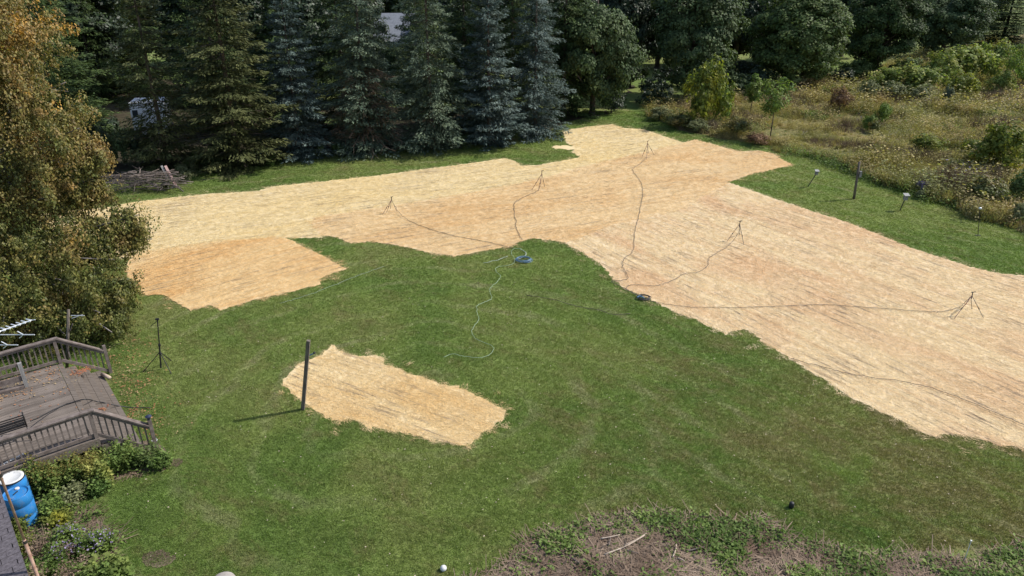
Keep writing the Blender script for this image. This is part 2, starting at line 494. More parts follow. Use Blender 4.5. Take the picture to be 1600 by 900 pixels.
def spline(pts, n=8):
    pts = [Vector(p) for p in pts]
    P = [pts[0] * 2 - pts[1]] + pts + [pts[-1] * 2 - pts[-2]]
    out = []
    for i in range(1, len(P) - 2):
        for k in range(n):
            t = k / n
            a, b, c_, d = P[i - 1], P[i], P[i + 1], P[i + 2]
            out.append(0.5 * ((2 * b) + (c_ - a) * t + (2 * a - 5 * b + 4 * c_ - d) * t * t + (3 * b - a - 3 * c_ + d) * t ** 3))
    out.append(pts[-1])
    return out

def inside(P, poly):
    """points (n,2) in polygon"""
    x, y = P[:, 0], P[:, 1]
    r = np.zeros(len(P), bool)
    n = len(poly)
    for i in range(n):
        x1, y1 = poly[i]
        x2, y2 = poly[(i + 1) % n]
        c = ((y1 > y) != (y2 > y))
        if y1 != y2:
            c &= x < (x2 - x1) * (y - y1) / (y2 - y1) + x1
        r ^= c
    return r

def jag(pts, step=0.12, amp=0.10, seed=1, soft=0.35):
    """subdivide an outline and fray it"""
    rg = random.Random(seed)
    pts = [Vector((p[0], p[1], 0)) for p in pts]
    out, ph = [], 0.0
    for i, a in enumerate(pts):
        b = pts[(i + 1) % len(pts)]
        L = (b - a).length
        n = max(1, int(L / step))
        t = (b - a).normalized() if L > 0 else Vector((1, 0, 0))
        nn = Vector((-t.y, t.x, 0))
        for k in range(n):
            ph += step
            lo = soft * amp * 2.2 * (math.sin(ph * 0.9 + seed) + math.sin(ph * 2.3 + 2 * seed) * 0.6 + math.sin(ph * 0.37) * 1.2)
            p = a + (b - a) * (k / n) + nn * (rg.gauss(0, amp) * 0.5 + lo)
            out.append((p.x, p.y))
    return out

def sheet(name, outline, z, mat, edge=0.0):
    mb = MB()
    from mathutils.geometry import delaunay_2d_cdt
    n = len(outline)
    r_ = delaunay_2d_cdt([Vector(p) for p in outline], [(i, (i + 1) % n) for i in range(n)], [], 1, 1e-5)
    mb.v += [Vector((p.x, p.y, z)) for p in r_[0]]
    for f in r_[2]:
        a, b, c = (r_[0][i] for i in f)
        mb.f.append(tuple(f) if (b - a).cross(c - a) > 0 else tuple(reversed(f)))
    if edge:
        n0 = len(mb.v)
        for x, y in outline: mb.v.append(Vector((x, y, z - 0.0005)))
        for x, y in outline: mb.v.append(Vector((x, y, z - edge)))
        for i in range(n):
            j = (i + 1) % n
            mb.f.append((n0 + i, n0 + n + i, n0 + n + j, n0 + j))
    o = mb.build(name, mat)
    return o

def GP(pxs):
    return [(g.x, g.y) for g in (G(*p) for p in pxs)]

# ------------------------------------------------------------------ foliage helpers
def unit(A):
    return A / np.maximum(np.linalg.norm(A, axis=1, keepdims=True), 1e-6)

def leaves(name, P, D, Nn, L, W):
    """rhombic leaves: base P, direction D, normal Nn, length L, width W"""
    D = unit(D)
    Sd = unit(np.cross(D, Nn))
    L = np.asarray(L)[:, None]
    W = np.asarray(W)[:, None]
    a = P
    b = P + D * L * 0.45 + Sd * W * 0.5
    c = P + D * L
    d = P + D * L * 0.45 - Sd * W * 0.5
    V = np.stack([a, b, c, d], 1).reshape(-1, 3)
    return npmesh(name, V, np.arange(len(V)).reshape(-1, 4))

def rnd_dirs(rg, n):
    return unit(rg.normal(size=(n, 3)))

def cluster_leaves(rg, cent, rad, per, size, up=0.5, flat=0.75, core=None, droop=0.0, aspect=0.62):
    """leaves gathered in clumps at the points cent with the radii rad"""
    n = len(cent)
    idx = np.repeat(np.arange(n), per)
    d = rnd_dirs(rg, len(idx))
    r = rad[idx] * rg.uniform(0.25, 1.0, len(idx)) ** 0.5
    off = d * r[:, None]
    off[:, 2] *= flat
    P = cent[idx] + off
    core_p = cent.mean(0) if core is None else np.asarray(core)
    out = unit(P - core_p) * 0.7 + d * 0.7 + np.array([0, 0, up]) + rg.normal(size=P.shape) * 0.45
    Nn = unit(out)
    D = np.cross(Nn, rnd_dirs(rg, len(P)))
    D[:, 2] -= droop
    L = size * rg.uniform(0.6, 1.3, len(P))
    return P, D, Nn, L, L * aspect

def crown_mesh(name, seed, Rr, H, z0, nclump, per, size, cr=0.2, up=0.5, lump=0.25, egg=0.15, shell=0.5, flat=0.75):
    """rounded broad-leaved crown made of leaf clumps on and under an uneven shell"""
    rg = np.random.default_rng(seed)
    d = rnd_dirs(rg, nclump)
    lob = rnd_dirs(rg, 9)
    k = np.max(d @ lob.T, axis=1)
    rad = (1 - lump) + lump * (k - 0.4) / 0.6
    rad *= rg.uniform(shell, 1.0, nclump) ** 0.5
    hz = (H - z0) / 2
    cz = z0 + hz
    cen = d * rad[:, None]
    wide = 1 - egg * cen[:, 2]
    cen = cen * np.array([Rr * 0.86, Rr * 0.86, hz * 0.93])
    cen[:, :2] *= wide[:, None]
    cen[:, 2] += cz
    crs = Rr * cr * rg.uniform(0.6, 1.25, nclump)
    A = cluster_leaves(rg, cen, crs, per, size, up, flat, core=(0, 0, cz - hz * 0.2))
    return leaves(name, *A), cen

def limb_mesh(name, seed, H, r0, cen, nlimb=14, zlo=0.25, wob=0.15):
    """tapered trunk with limbs reaching towards some clumps of the crown"""
    rg = random.Random(seed)
    mb = MB()
    pts = [Vector((rg.gauss(0, wob) * (i / 6), rg.gauss(0, wob) * (i / 6), H * 0.88 * i / 6)) for i in range(7)]
    mb.tube([(0, 0, -0.15), (0, 0, 0.12)], r0 * 1.5, 9, r0 * 1.08)
    mb.tube(pts, r0, 9, r0 * 0.15)
    for i in range(min(nlimb, len(cen))):
        c = Vector([float(x) for x in cen[rg.randrange(len(cen))]])
        z = min(H * 0.8, max(H * zlo, c.z - c.to_2d().length * 0.7))
        s = Vector((0, 0, z))
        m_ = s.lerp(c, 0.5) + Vector((rg.gauss(0, 0.2), rg.gauss(0, 0.2), -0.15))
        mb.tube([s, m_, c], r0 * 0.35, 5, r0 * 0.07)
    return mb.mesh(name, True)

def spruce_mesh(name, seed, Rr=2.2, H=12.0, z0=0.4, gap=0.34, nb=9, sprays=34, size=0.42, sparse=0.0, droop=0.25, taper=0.6):
    rg = np.random.default_rng(seed)
    Ps, Ds, Ns, Ls, Ws = [], [], [], [], []
    z = z0
    while z < H - 0.15:
        f = 1 - z / H
        rr = Rr * 1.1 * (f ** taper) * (1 + 0.16 * math.sin(z * 1.9 + seed)) * (1.0 if f < 0.9 else 1.0 - (f - 0.9) * 3.0)
        n = max(4, int(nb * (0.5 + 0.6 * f)))
        a0 = rg.uniform(0, 2 * PI)
        for i in range(n):
            if rg.random() < sparse: continue
            a = a0 + 2 * PI * i / n + rg.normal(0, 0.22)
            bl = rr * rg.uniform(0.55, 1.22)
            zz = z + rg.normal(0, 0.15)
            k = int(sprays * (0.3 + 0.75 * bl / Rr))
            t = rg.uniform(0.02, 1.0, k) ** 0.66
            ca, sa = math.cos(a), math.sin(a)
            # the branch sags and lifts at the tip
            lift = 0.26 if f < 0.35 else 0.0
            sag = -droop * bl * (t ** 1.2) + 0.16 * bl * t ** 3 + lift * bl * t
            side = rg.normal(0, 0.20, k) * bl * (0.25 + 0.75 * (1 - t)) * 0.9
            P = np.stack([ca * bl * t - sa * side, sa * bl * t + ca * side, zz + sag - np.abs(side) * 0.18 + rg.normal(0, 0.055, k)], 1)
            sgn = np.sign(side) * rg.uniform(0.25, 1.0, k)
            D = np.stack([ca - sa * sgn, sa + ca * sgn, rg.uniform(-0.9, 0.15, k)], 1)
            Nn = np.stack([ca * 0.45 + rg.normal(0, 0.4, k), sa * 0.45 + rg.normal(0, 0.4, k), rg.uniform(0.5, 1.0, k)], 1)
            L = size * rg.uniform(0.5, 1.15, k) * (0.62 + 0.38 * f)
            Ps.append(P); Ds.append(D); Ns.append(unit(Nn)); Ls.append(L); Ws.append(L * rg.uniform(0.24, 0.4, k))
        z += gap * rg.uniform(0.6, 1.4) * (0.65 + 0.5 * f)
    k = 26   # leader
    P = np.stack([rg.normal(0, 0.03, k), rg.normal(0, 0.03, k), rg.uniform(H - 0.7, H - 0.1, k)], 1)
    Ps.append(P); Ds.append(rg.normal(0, 0.5, (k, 3)) + [0, 0, 0.8]); Ns.append(rnd_dirs(rg, k)); Ls.append(rg.uniform(0.15, 0.3, k)); Ws.append(np.full(k, 0.06))
    return leaves(name, np.concatenate(Ps), np.concatenate(Ds), np.concatenate(Ns), np.concatenate(Ls), np.concatenate(Ws))

def spruce_trunk(name, H=12.0, r0=0.19, Rr=2.2, seed=0):
    rg = random.Random(seed)
    mb = MB()
    mb.tube([(0, 0, -0.1), (0, 0, 1), (0.03, 0.02, H * 0.5), (0, 0, H * 0.97)], r0, 8, 0.02)
    z = 0.7
    while z < H * 0.9:
        f = 1 - z / H
        for i in range(4):
            a = rg.uniform(0, 2 * PI)
            L = Rr * f ** 0.72 * 0.8
            mb.tube([(0, 0, z), (math.cos(a) * L * 0.5, math.sin(a) * L * 0.5, z - 0.1 * L), (math.cos(a) * L, math.sin(a) * L, z - 0.16 * L)], 0.035 * f + 0.012, 4, 0.006, cap=False)
        z += 0.6
    return mb.mesh(name, True)

def scatter(name, P, yaw, scl, vi, protos, label=None, cat=None, kind='stuff'):
    me = bpy.data.meshes.new(name)
    P = np.asarray(P, dtype=np.float32)
    me.vertices.add(len(P))
    me.vertices.foreach_set('co', P.ravel())
    for nm_, arr, ty in (('yaw', yaw, 'FLOAT'), ('scl', scl, 'FLOAT'), ('vi', vi, 'INT')):
        at = me.attributes.new(nm_, ty, 'POINT')
        at.data.foreach_set('value', np.asarray(arr, dtype=np.float32 if ty == 'FLOAT' else np.int32))
    me.update()
    o = bpy.data.objects.new(name, me)
    C.objects.link(o)
    tag(o, label, cat, None, kind)
    g = bpy.data.node_groups.new(name, 'GeometryNodeTree')
    g.interface.new_socket('Geometry', in_out='INPUT', socket_type='NodeSocketGeometry')
    g.interface.new_socket('Geometry', in_out='OUTPUT', socket_type='NodeSocketGeometry')
    gi, go = g.nodes.new('NodeGroupInput'), g.nodes.new('NodeGroupOutput')
    def attr(nm_, ty):
        a = g.nodes.new('GeometryNodeInputNamedAttribute')
        a.data_type = ty
        a.inputs['Name'].default_value = nm_
        return a.outputs['Attribute']
    yw, sc, ix = attr('yaw', 'FLOAT'), attr('scl', 'FLOAT'), attr('vi', 'INT')
    cx = g.nodes.new('ShaderNodeCombineXYZ')
    g.links.new(yw, cx.inputs['Z'])
    cs = g.nodes.new('ShaderNodeCombineXYZ')
    for q in 'XYZ': g.links.new(sc, cs.inputs[q])
    jn = g.nodes.new('GeometryNodeJoinGeometry')
    for i, po in enumerate(protos):
        oi = g.nodes.new('GeometryNodeObjectInfo')
        oi.inputs['Object'].default_value = po
        oi.inputs['As Instance'].default_value = True
        cm = g.nodes.new('FunctionNodeCompare')
        cm.data_type = 'INT'
        cm.operation = 'EQUAL'
        g.links.new(ix, cm.inputs[2])
        cm.inputs[3].default_value = i
        ip = g.nodes.new('GeometryNodeInstanceOnPoints')
        g.links.new(gi.outputs[0], ip.inputs['Points'])
        g.links.new(cm.outputs[0], ip.inputs['Selection'])
        g.links.new(oi.outputs['Geometry'], ip.inputs['Instance'])
        g.links.new(cx.outputs[0], ip.inputs['Rotation'])
        g.links.new(cs.outputs[0], ip.inputs['Scale'])
        g.links.new(ip.outputs[0], jn.inputs[0])
    g.links.new(jn.outputs[0], go.inputs[0])
    md = o.modifiers.new('scatter', 'NODES')
    md.node_group = g
    return o

def proto(name, me, mats):
    for m in (mats if isinstance(mats, list) else [mats]): me.materials.append(m)
    return bpy.data.objects.new(name, me)     # never linked: exists only as a source for the scatters

def tuft(name, seed, n, spread, h, wd, lean=0.5, flat=False):
    """a clump of single blades, each one triangle"""
    rg = np.random.default_rng(seed)
    a = rg.uniform(0, 2 * PI, n)
    r = spread * np.sqrt(rg.uniform(0, 1, n))
    P = np.stack([r * np.cos(a), r * np.sin(a), np.zeros(n)], 1)
    if flat:
        dr = np.stack([rg.normal(1, 0.35, n), rg.normal(0, 0.45, n), rg.normal(0.02, 0.05, n)], 1)
        P[:, 2] = rg.uniform(0.0, 0.006, n)
        tip = P + unit(dr) * (h * rg.uniform(0.4, 1.2, n))[:, None]
        sd = np.cross(unit(dr), [0, 0, 1.0])
        sd = unit(sd) * wd / 2
        V = np.stack([P - sd, P + sd, tip + sd, tip - sd], 1).reshape(-1, 3)
        return npmesh(name, V, np.arange(len(V)).reshape(-1, 4))
    d = np.stack([rg.normal(0, lean, n), rg.normal(0, lean, n), np.ones(n)], 1)
    tip = P + unit(d) * (h * rg.uniform(0.5, 1.15, n))[:, None]
    sd = np.stack([np.cos(a * 7), np.sin(a * 7), np.zeros(n)], 1) * wd / 2
    V = np.stack([P - sd, P + sd, tip], 1).reshape(-1, 3)
    return npmesh(name, V, np.arange(len(V)).reshape(-1, 3))

# ================================================================== THE SETTING
big = 700
tag(sheet('ground', [(-big, -60), (big, -60), (big, big), (-big, big)], 0.0, M['lawn']), kind='structure')

STRAW = {
    'pink': [(885, 300), (1140, 285), (1200, 307), (1265, 328), (1330, 350), (1395, 377), (1460, 400), (1500, 412), (1540, 423), (1575, 430), (1640, 432), (1760, 480), (1980, 560), (1900, 800), (1700, 720), (1600, 703), (1565, 697), (1540, 690), (1515, 683), (1490, 680), (1460, 682), (1445, 680), (1425, 668), (1400, 655), (1365, 637), (1330, 620), (1285, 590), (1240, 562), (1215, 548), (1190, 535), (1180, 524), (1163, 516), (1148, 517), (1136, 523), (1110, 512), (1085, 500), (1050, 485), (1020, 470), (1000, 462), (975, 452), (955, 435), (942, 420), (930, 408), (905, 392), (880, 378), (858, 373), (835, 372)],
    'orange': [(835, 372), (818, 376), (800, 385), (760, 391), (710, 400), (665, 393), (620, 384), (585, 378), (545, 381), (528, 371), (500, 368), (486, 352), (490, 340), (640, 318), (800, 290), (905, 262), (1000, 240), (1060, 226), (1085, 218), (1112, 225), (1155, 237), (1185, 235), (1208, 240), (1237, 258), (1180, 270), (1140, 284), (1060, 330), (960, 350), (885, 379)],
    'pale': [(160, 325), (205, 317), (250, 312), (330, 303), (405, 299), (418, 293), (500, 284), (600, 273), (700, 260), (788, 248), (800, 251), (814, 259), (842, 258), (860, 254), (906, 246), (893, 238), (901, 231), (884, 224), (880, 205), (915, 199), (957, 194), (972, 200), (1004, 202), (1030, 210), (1066, 222), (1085, 222), (1000, 250), (905, 272), (800, 300), (640, 328), (495, 350), (505, 372), (460, 372), (420, 374), (330, 384), (215, 402), (150, 405), (100, 395), (60, 335)],
    'left': [(430, 371), (450, 374), (472, 386), (510, 404), (542, 421), (512, 429), (499, 437), (502, 445), (488, 447), (455, 456), (400, 469), (345, 486), (328, 478), (297, 488), (280, 478), (262, 463), (248, 460), (228, 463), (207, 450), (197, 425), (205, 398), (270, 388), (340, 378)],
    'island': [(519, 539), (530, 549), (545, 555), (573, 558), (588, 555), (600, 560), (597, 570), (622, 577), (640, 585), (662, 589), (690, 601), (715, 604), (740, 617), (765, 630), (791, 642), (787, 654), (760, 672), (740, 688), (727, 697), (700, 691), (675, 690), (640, 680), (600, 672), (582, 667), (578, 674), (556, 658), (530, 660), (508, 654), (497, 644), (470, 626), (441, 600), (446, 589), (456, 581), (466, 570), (498, 556)],
}
OUT = {k: jag(GP(v), 0.11, 0.055 if k in ('island', 'left') else 0.08, i + 3, 0.2) for i, (k, v) in enumerate(STRAW.items())}
SZ = dict(pink=0.012, pale=0.016, orange=0.020, left=0.024, island=0.012)
SLAB = dict(pink='pinkish straw mulch over the large right hand field', pale='pale yellow straw mulch strip below the spruce row',
            orange='golden straw mulch band across the middle of the seeded field', left='deep orange straw mulch patch between the autumn tree and the lawn',
            island='small four sided straw mulch bed round the wooden post in the lawn')
for k in OUT:
    tag(sheet('straw_mulch', OUT[k], SZ[k], M['straw_' + k], edge=0.011), SLAB[k], 'straw', None, 'stuff')
bit = jag(GP([(862, 231), (868, 228), (878, 229), (884, 227.5), (892, 229.5), (908, 229), (907, 233), (893, 233), (886, 234.5), (878, 232.5), (868, 233.5)]), 0.12, 0.1, 44)
tag(sheet('straw_mulch', bit, 0.012, M['straw_pale'], edge=0.011), 'tiny loose scrap of pale straw on grass beside the far end of the field', 'straw', None, 'stuff')
OUT['bit'] = bit

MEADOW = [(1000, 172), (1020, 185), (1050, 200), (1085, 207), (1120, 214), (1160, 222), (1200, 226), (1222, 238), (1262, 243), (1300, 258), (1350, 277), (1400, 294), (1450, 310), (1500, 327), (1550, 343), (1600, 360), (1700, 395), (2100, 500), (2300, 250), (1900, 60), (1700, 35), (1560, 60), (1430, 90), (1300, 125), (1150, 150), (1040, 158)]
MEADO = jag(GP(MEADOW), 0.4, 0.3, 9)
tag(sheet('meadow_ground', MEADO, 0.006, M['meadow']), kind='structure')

def floor_colour(t):  # brown needle litter, coloured dark to carry the shade under the trees
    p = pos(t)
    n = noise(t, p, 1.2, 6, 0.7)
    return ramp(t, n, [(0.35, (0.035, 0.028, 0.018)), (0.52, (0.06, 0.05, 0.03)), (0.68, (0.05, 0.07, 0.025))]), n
M['floor'] = sheet_mat('shaded_needle_litter', floor_colour, bs=0.8, bd=0.05)
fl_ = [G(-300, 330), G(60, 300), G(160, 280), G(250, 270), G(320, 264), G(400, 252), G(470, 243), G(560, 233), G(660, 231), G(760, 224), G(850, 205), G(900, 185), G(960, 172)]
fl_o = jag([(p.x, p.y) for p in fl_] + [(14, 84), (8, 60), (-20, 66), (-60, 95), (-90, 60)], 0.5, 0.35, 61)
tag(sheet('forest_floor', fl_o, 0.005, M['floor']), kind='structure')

# low mound of cleared soil at the bottom of the picture
DEBRIS = [(720, 935), (765, 908), (795, 888), (820, 868), (848, 848), (874, 834), (905, 822), (960, 814), (1010, 818), (1060, 820), (1110, 822), (1160, 832), (1200, 842), (1260, 852), (1340, 858), (1420, 862), (1500, 858), (1600, 856), (1700, 860), (1800, 960), (1500, 1010), (1000, 1010), (740, 990)]
deb = GP(DEBRIS)
def debris_h(x, y):
    d = min(math.dist((x, y), p) for p in deb_s)
    return min(1, d / 1.6) ** 1.3 * (0.13 + 0.05 * math.sin(x * 1.7) * math.sin(y * 2.1))
deb_s = jag(deb, 0.3, 0.02, 5)
deb_in = jag(deb, 0.15, 0.22, 8)
gx = np.arange(-1.5, 14, 0.16)
gy = np.arange(5.5, 14.6, 0.16)
XX, YY = np.meshgrid(gx, gy)
PP = np.stack([XX.ravel(), YY.ravel()], 1)
ins = inside(PP, deb_in)
Z = np.full(len(PP), -0.08)
for i in np.nonzero(ins)[0]:
    Z[i] = debris_h(*PP[i]) + 0.01 + RNG.normal(0, 0.018)
V = np.column_stack([PP, Z])
nx = len(gx)
F = [(j * nx + i, j * nx + i + 1, (j + 1) * nx + i + 1, (j + 1) * nx + i) for j in range(len(gy) - 1) for i in range(nx - 1)
     if ins[j * nx + i] or ins[j * nx + i + 1] or ins[(j + 1) * nx + i + 1] or ins[(j + 1) * nx + i]]
me = npmesh('soil_mound', V, F)
o = link('soil_mound', me, M['dirt'])
tag(o, kind='structure')

for k, (pts) in enumerate([[(226, 868), (240, 862), (262, 864), (272, 872), (262, 882), (240, 886), (226, 880)], [(268, 719), (280, 716), (286, 723), (277, 729), (266, 726)]]):
    tag(sheet('bare_ground', jag(GP(pts), 0.06, 0.05, 20 + k), 0.008, M['dirt']), kind='structure')
bed_out = jag(GP([(30, 1000), (180, 1000), (190, 900), (185, 850), (150, 800), (110, 790), (120, 760), (200, 745), (262, 738), (255, 700), (200, 690), (150, 690), (0, 760), (0, 900)]), 0.15, 0.1, 31)
tag(sheet('planting_bed', bed_out, 0.008, M['dirt']), kind='structure')

# ================================================================== FAR TREES: shared shapes
SPR = [spruce_mesh('spruce_crown', 100 + i, 2.2, 12.0, 0.25, [0.30, 0.27, 0.33, 0.36, 0.29, 0.32][i], 12, [125, 118, 125, 100, 115, 125][i], [0.25, 0.23, 0.26, 0.26, 0.23, 0.26][i], [0, 0.06, 0.03, 0.14, 0.08, 0.02][i], [0.30, 0.42, 0.22, 0.36, 0.5, 0.15][i], [0.5, 0.6, 0.45, 0.6, 0.52, 0.66][i]) for i in range(6)]
SPT = [spruce_trunk('spruce_trunk', seed=i) for i in range(6)]
MAP = [crown_mesh('maple_crown', 200 + i, 4.8, 11.0, 0.2, [300, 270, 310][i], 165, 0.24, 0.15, 0.5, 0.5, 0.2, 0.3, 0.75) for i in range(3)]
MPT = [limb_mesh('maple_trunk', 220 + i, 10.0, 0.27, MAP[i][1], 26, 0.14) for i in range(3)]

def tree(name, label, cat, base, tm, cm, sc, rz, crown_mat, bark=None, group=None, lean=(0, 0)):
    t = thing(name, label, cat, base, rz, group)
    t.rotation_euler = (lean[0], lean[1], rz)
    t.scale = sc
    link('trunk', tm, bark or M['bark'], t)
    link('crown', cm, crown_mat, t)
    return t

def spruce(px, py, ytop, wpx, var, mat, label, group='spruces in the row behind the field', name='spruce_tree', Y=None, cat='spruce'):
    b = G(px, py) if Y is None else Vector((AtY(px, 0, Y).x, Y, 0))
    H = height_at(b, ytop)
    Rr = wpx * 1.12 / 2 * (b.y * cP + CAM_H * sP) / FPX
    return tree(name, label, cat, b, SPT[var], SPR[var], (Rr / 2.2, Rr / 2.2, H / 12.0), random.uniform(0, 6), M[mat], None, group)

spruce(112, 262, -110, 118, 5, 'needle_green', 'green spruce just right of the autumn tree, leftmost of the spruce row')
spruce(264, 262, -110, 112, 3, 'needle_olive', 'open dark spruce behind the right end of the brush pile')
spruce(374, 258, -110, 142, 2, 'needle_olive', 'broad olive green spruce between the brush pile and the slim blue spruce')
spruce(470, 243, -14, 98, 0, 'needle_blue', 'slim pale blue spruce right of the broad olive one')
sp_f = spruce(576, 234, -110, 124, 1, 'needle_blgr', 'wide blue green spruce with brown dead lower branches')
spruce(676, 232, -115, 110, 4, 'needle_blgr', 'greener spruce just right of the grey house roof in the gap')
spruce(765, 226, -70, 100, 5, 'needle_blue', 'blue spruce third from the right end of the spruce row')
spruce(836, 212, -100, 90, 1, 'needle_blue', 'blue spruce at the right end of the row beside the first maple')
# dead lower branches on the wide spruce
mb = MB()
rg = random.Random(5)
for i in range(150):
    a = rg.uniform(0, 2 * PI); z = rg.uniform(0.8, 5.0); L = 2.3 * (1 - z / 14) * rg.uniform(0.7, 1.08)
    p0 = Vector((0, 0, z)); p1 = Vector((math.cos(a) * L, math.sin(a) * L, z - 0.5 * L * rg.uniform(0.4, 0.9)))
    mb.tube([p0, p0.lerp(p1, 0.5) + Vector((0, 0, 0.12)), p1], 0.028, 3, 0.006, cap=False)
    for k in range(10):
        q = p0.lerp(p1, rg.uniform(0.35, 1)); e = q + Vector((rg.gauss(0, 0.25), rg.gauss(0, 0.25), -rg.uniform(0.05, 0.35)))
        mb.tube([q, e], 0.011, 3, 0.004, cap=False)
mb.build('dead_branches', M['dead'], sp_f)

def maple(px, py, ytop, wpx, var, mat, label, group='maples beyond the end of the field', Y=None, name='maple_tree', cat='maple', zs=1.0):
    b = G(px, py) if Y is None else Vector((AtY(px, 0, Y).x, Y, 0))
    H = height_at(b, ytop) * zs
    Rr = wpx / 2 * (b.y * cP + CAM_H * sP) / FPX
    return tree(name, label, cat, b, MPT[var], MAP[var][0], (Rr / 4.5, Rr / 4.5, H / 11.0), random.uniform(0, 6), M[mat], None, group)

maple(925, 178, -70, 158, 0, 'maple', 'dark green maple at the far end of the straw, next to the last blue spruce')
maple(1072, 152, -80, 168, 1, 'maple', 'dark maple behind the yellow topped bush')
maple(1232, 138, -45, 176, 2, 'maple_light', 'large rounded lighter green maple at the meadow corner')
maple(1366, 122, -60, 132, 1, 'needle_green', 'very dark broad conifer between the large maple and the meadow', 'conifers behind the meadow', name='pine_tree', cat='pine')
maple(1470, 92, -50, 128, 0, 'maple', 'dark spreading broadleaf tree behind the sumac thicket', 'broadleaf trees behind the meadow', name='broadleaf_tree', cat='tree')
spruce(1562, 78, -28, 92, 0, 'needle_green', 'small soft green pine near the top right corner', 'conifers behind the meadow', 'pine_tree')
maple(1530, 55, -60, 70, 1, 'maple_light', 'yellowish tree glimpsed left of the corner pine', 'broadleaf trees behind the meadow', name='broadleaf_tree', cat='tree')

# woods behind, seen only through the gaps
CON = [(160, 72, 120, 'far behind the white trailer'), (-30, 55, 150, 'behind the autumn tree at the left edge'), (45, 57, 130, 'right behind the top of the autumn tree'), (118, 66, 80, 'between the leftmost and the open dark spruce'),
       (318, 56, 100, 'in the gap left of the broad olive spruce'), (428, 54, 110, 'between the olive and slim blue spruce'), (522, 55, 100, 'between the slim blue and the wide blue green spruce'),
       (724, 56, 110, 'between the greener and the next blue spruce'), (800, 55, 90, 'between the two last blue spruces'), (885, 60, 100, 'between the last blue spruce and the first maple'), (290, 66, 110, 'behind the open dark spruce'), (655, 68, 90, 'right beside the far house')]
for i, (px, Y, wd, wh) in enumerate(CON):
    spruce(px, 0, -120, wd, i % 6, 'needle_green', 'dark conifer of the back row ' + wh, 'dark conifers of the back row', 'conifer_tree', Y=Y, cat='conifer')
BRD = [(-60, 66, 220, 'furthest left in the wood'), (90, 68, 210, 'above the white trailer to its left'), (345, 68, 190, 'behind the broad olive spruce'), (470, 70, 180, 'behind the slim blue spruce'),
       (550, 76, 120, 'left of the far house roof'), (745, 78, 170, 'right of the far house'), (840, 72, 160, 'behind the last blue spruce'), (990, 74, 130, 'between the first and second maple'),
       (1000, 96, 170, 'far behind the round dark bush'), (1160, 84, 150, 'between the second and the large maple'), (1310, 92, 140, 'right behind the large maple'), (1425, 104, 120, 'behind the very dark conifer'),
       (1120, 110, 170, 'far behind the second maple'), (1250, 112, 170, 'far behind the large maple'), (900, 96, 190, 'far behind the first maple'), (640, 104, 200, 'far behind the far house'), (200, 84, 260, 'far behind the white trailer'), (400, 88, 260, 'far behind the olive spruce')]
for i, (px, Y, wd, wh) in enumerate(BRD):
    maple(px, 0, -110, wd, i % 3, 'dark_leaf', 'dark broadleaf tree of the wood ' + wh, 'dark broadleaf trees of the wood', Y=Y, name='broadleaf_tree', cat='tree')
for i, (px, Y, wd, wh) in enumerate([(1035, 86, 130, 'behind the gap right of the first maple'), (1125, 88, 120, 'behind the gap right of the second maple'), (1195, 90, 120, 'behind the left half of the large maple'), (1330, 96, 110, 'in the gap right of the large maple')]):
    maple(px, 0, -110, wd, i % 3, 'maple' if i % 2 else 'dark_leaf', 'low branched dark tree ' + wh, None, Y=Y, name='broadleaf_tree', cat='tree')
for i, (px, Y, wd, wh) in enumerate([(1440, 135, 80, 'yellowish far tree above the spreading tree'), (1510, 150, 80, 'pale far tree left of the corner pine'), (1370, 140, 90, 'yellowish far tree behind the very dark conifer')]):
    maple(px, 0, -60, wd, i % 3, 'sumac', wh, None, Y=Y, name='broadleaf_tree', cat='tree')

# understorey bushes
def bush_mesh(name, seed, Rr, H, n, per, size, up=0.4, z0=0.02, cr=0.3, flat=0.8):
    return crown_mesh(name, seed, Rr, H, z0, n, per, size, cr, up, 0.75, 0.25, 0.05, flat)
BSH = [bush_mesh('bush_foliage', 300 + i, 1.15, 1.75, 60, 46, 0.12, cr=0.17, flat=1.2) for i in range(5)]
BST = [limb_mesh('bush_stems', 310 + i, 1.3, 0.035, BSH[i][1], 14, 0.02, 0.05) for i in range(5)]

def bush(px, py, ytop, wpx, var, mat, label, cat='bush', group=None, name='bush', base=None):
    b = G(px, py) if base is None else base
    H = height_at(b, ytop)
    Rr = wpx / 2 * (b.y * cP + CAM_H * sP) / FPX
    t = thing(name, label, cat, b, random.uniform(0, 6), group)
    t.scale = (Rr * random.uniform(0.85, 1.15), Rr * random.uniform(0.85, 1.15), H / 1.6)
    link('stems', BST[var], M['bark'], t)
    link('foliage', BSH[var][0], mat if not isinstance(mat, str) else M[mat], t)
    return t

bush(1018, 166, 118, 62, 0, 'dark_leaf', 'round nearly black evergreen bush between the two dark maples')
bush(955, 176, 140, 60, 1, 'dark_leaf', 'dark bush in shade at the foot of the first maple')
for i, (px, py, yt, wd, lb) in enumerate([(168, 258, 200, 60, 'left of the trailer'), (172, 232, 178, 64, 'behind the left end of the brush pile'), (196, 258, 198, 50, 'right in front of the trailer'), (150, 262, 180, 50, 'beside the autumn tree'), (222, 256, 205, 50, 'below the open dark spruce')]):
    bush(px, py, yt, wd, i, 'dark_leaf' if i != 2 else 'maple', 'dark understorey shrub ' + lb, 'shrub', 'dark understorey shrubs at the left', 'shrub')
maple(612, 0, 52, 66, 1, 'maple', 'low dark tree hiding the wall of the far house', None, Y=66, name='broadleaf_tree', cat='tree')
spruce(648, 0, -60, 62, 4, 'needle_green', 'narrow dark conifer in front of the right half of the far house', None, 'conifer_tree', Y=60, cat='conifer')
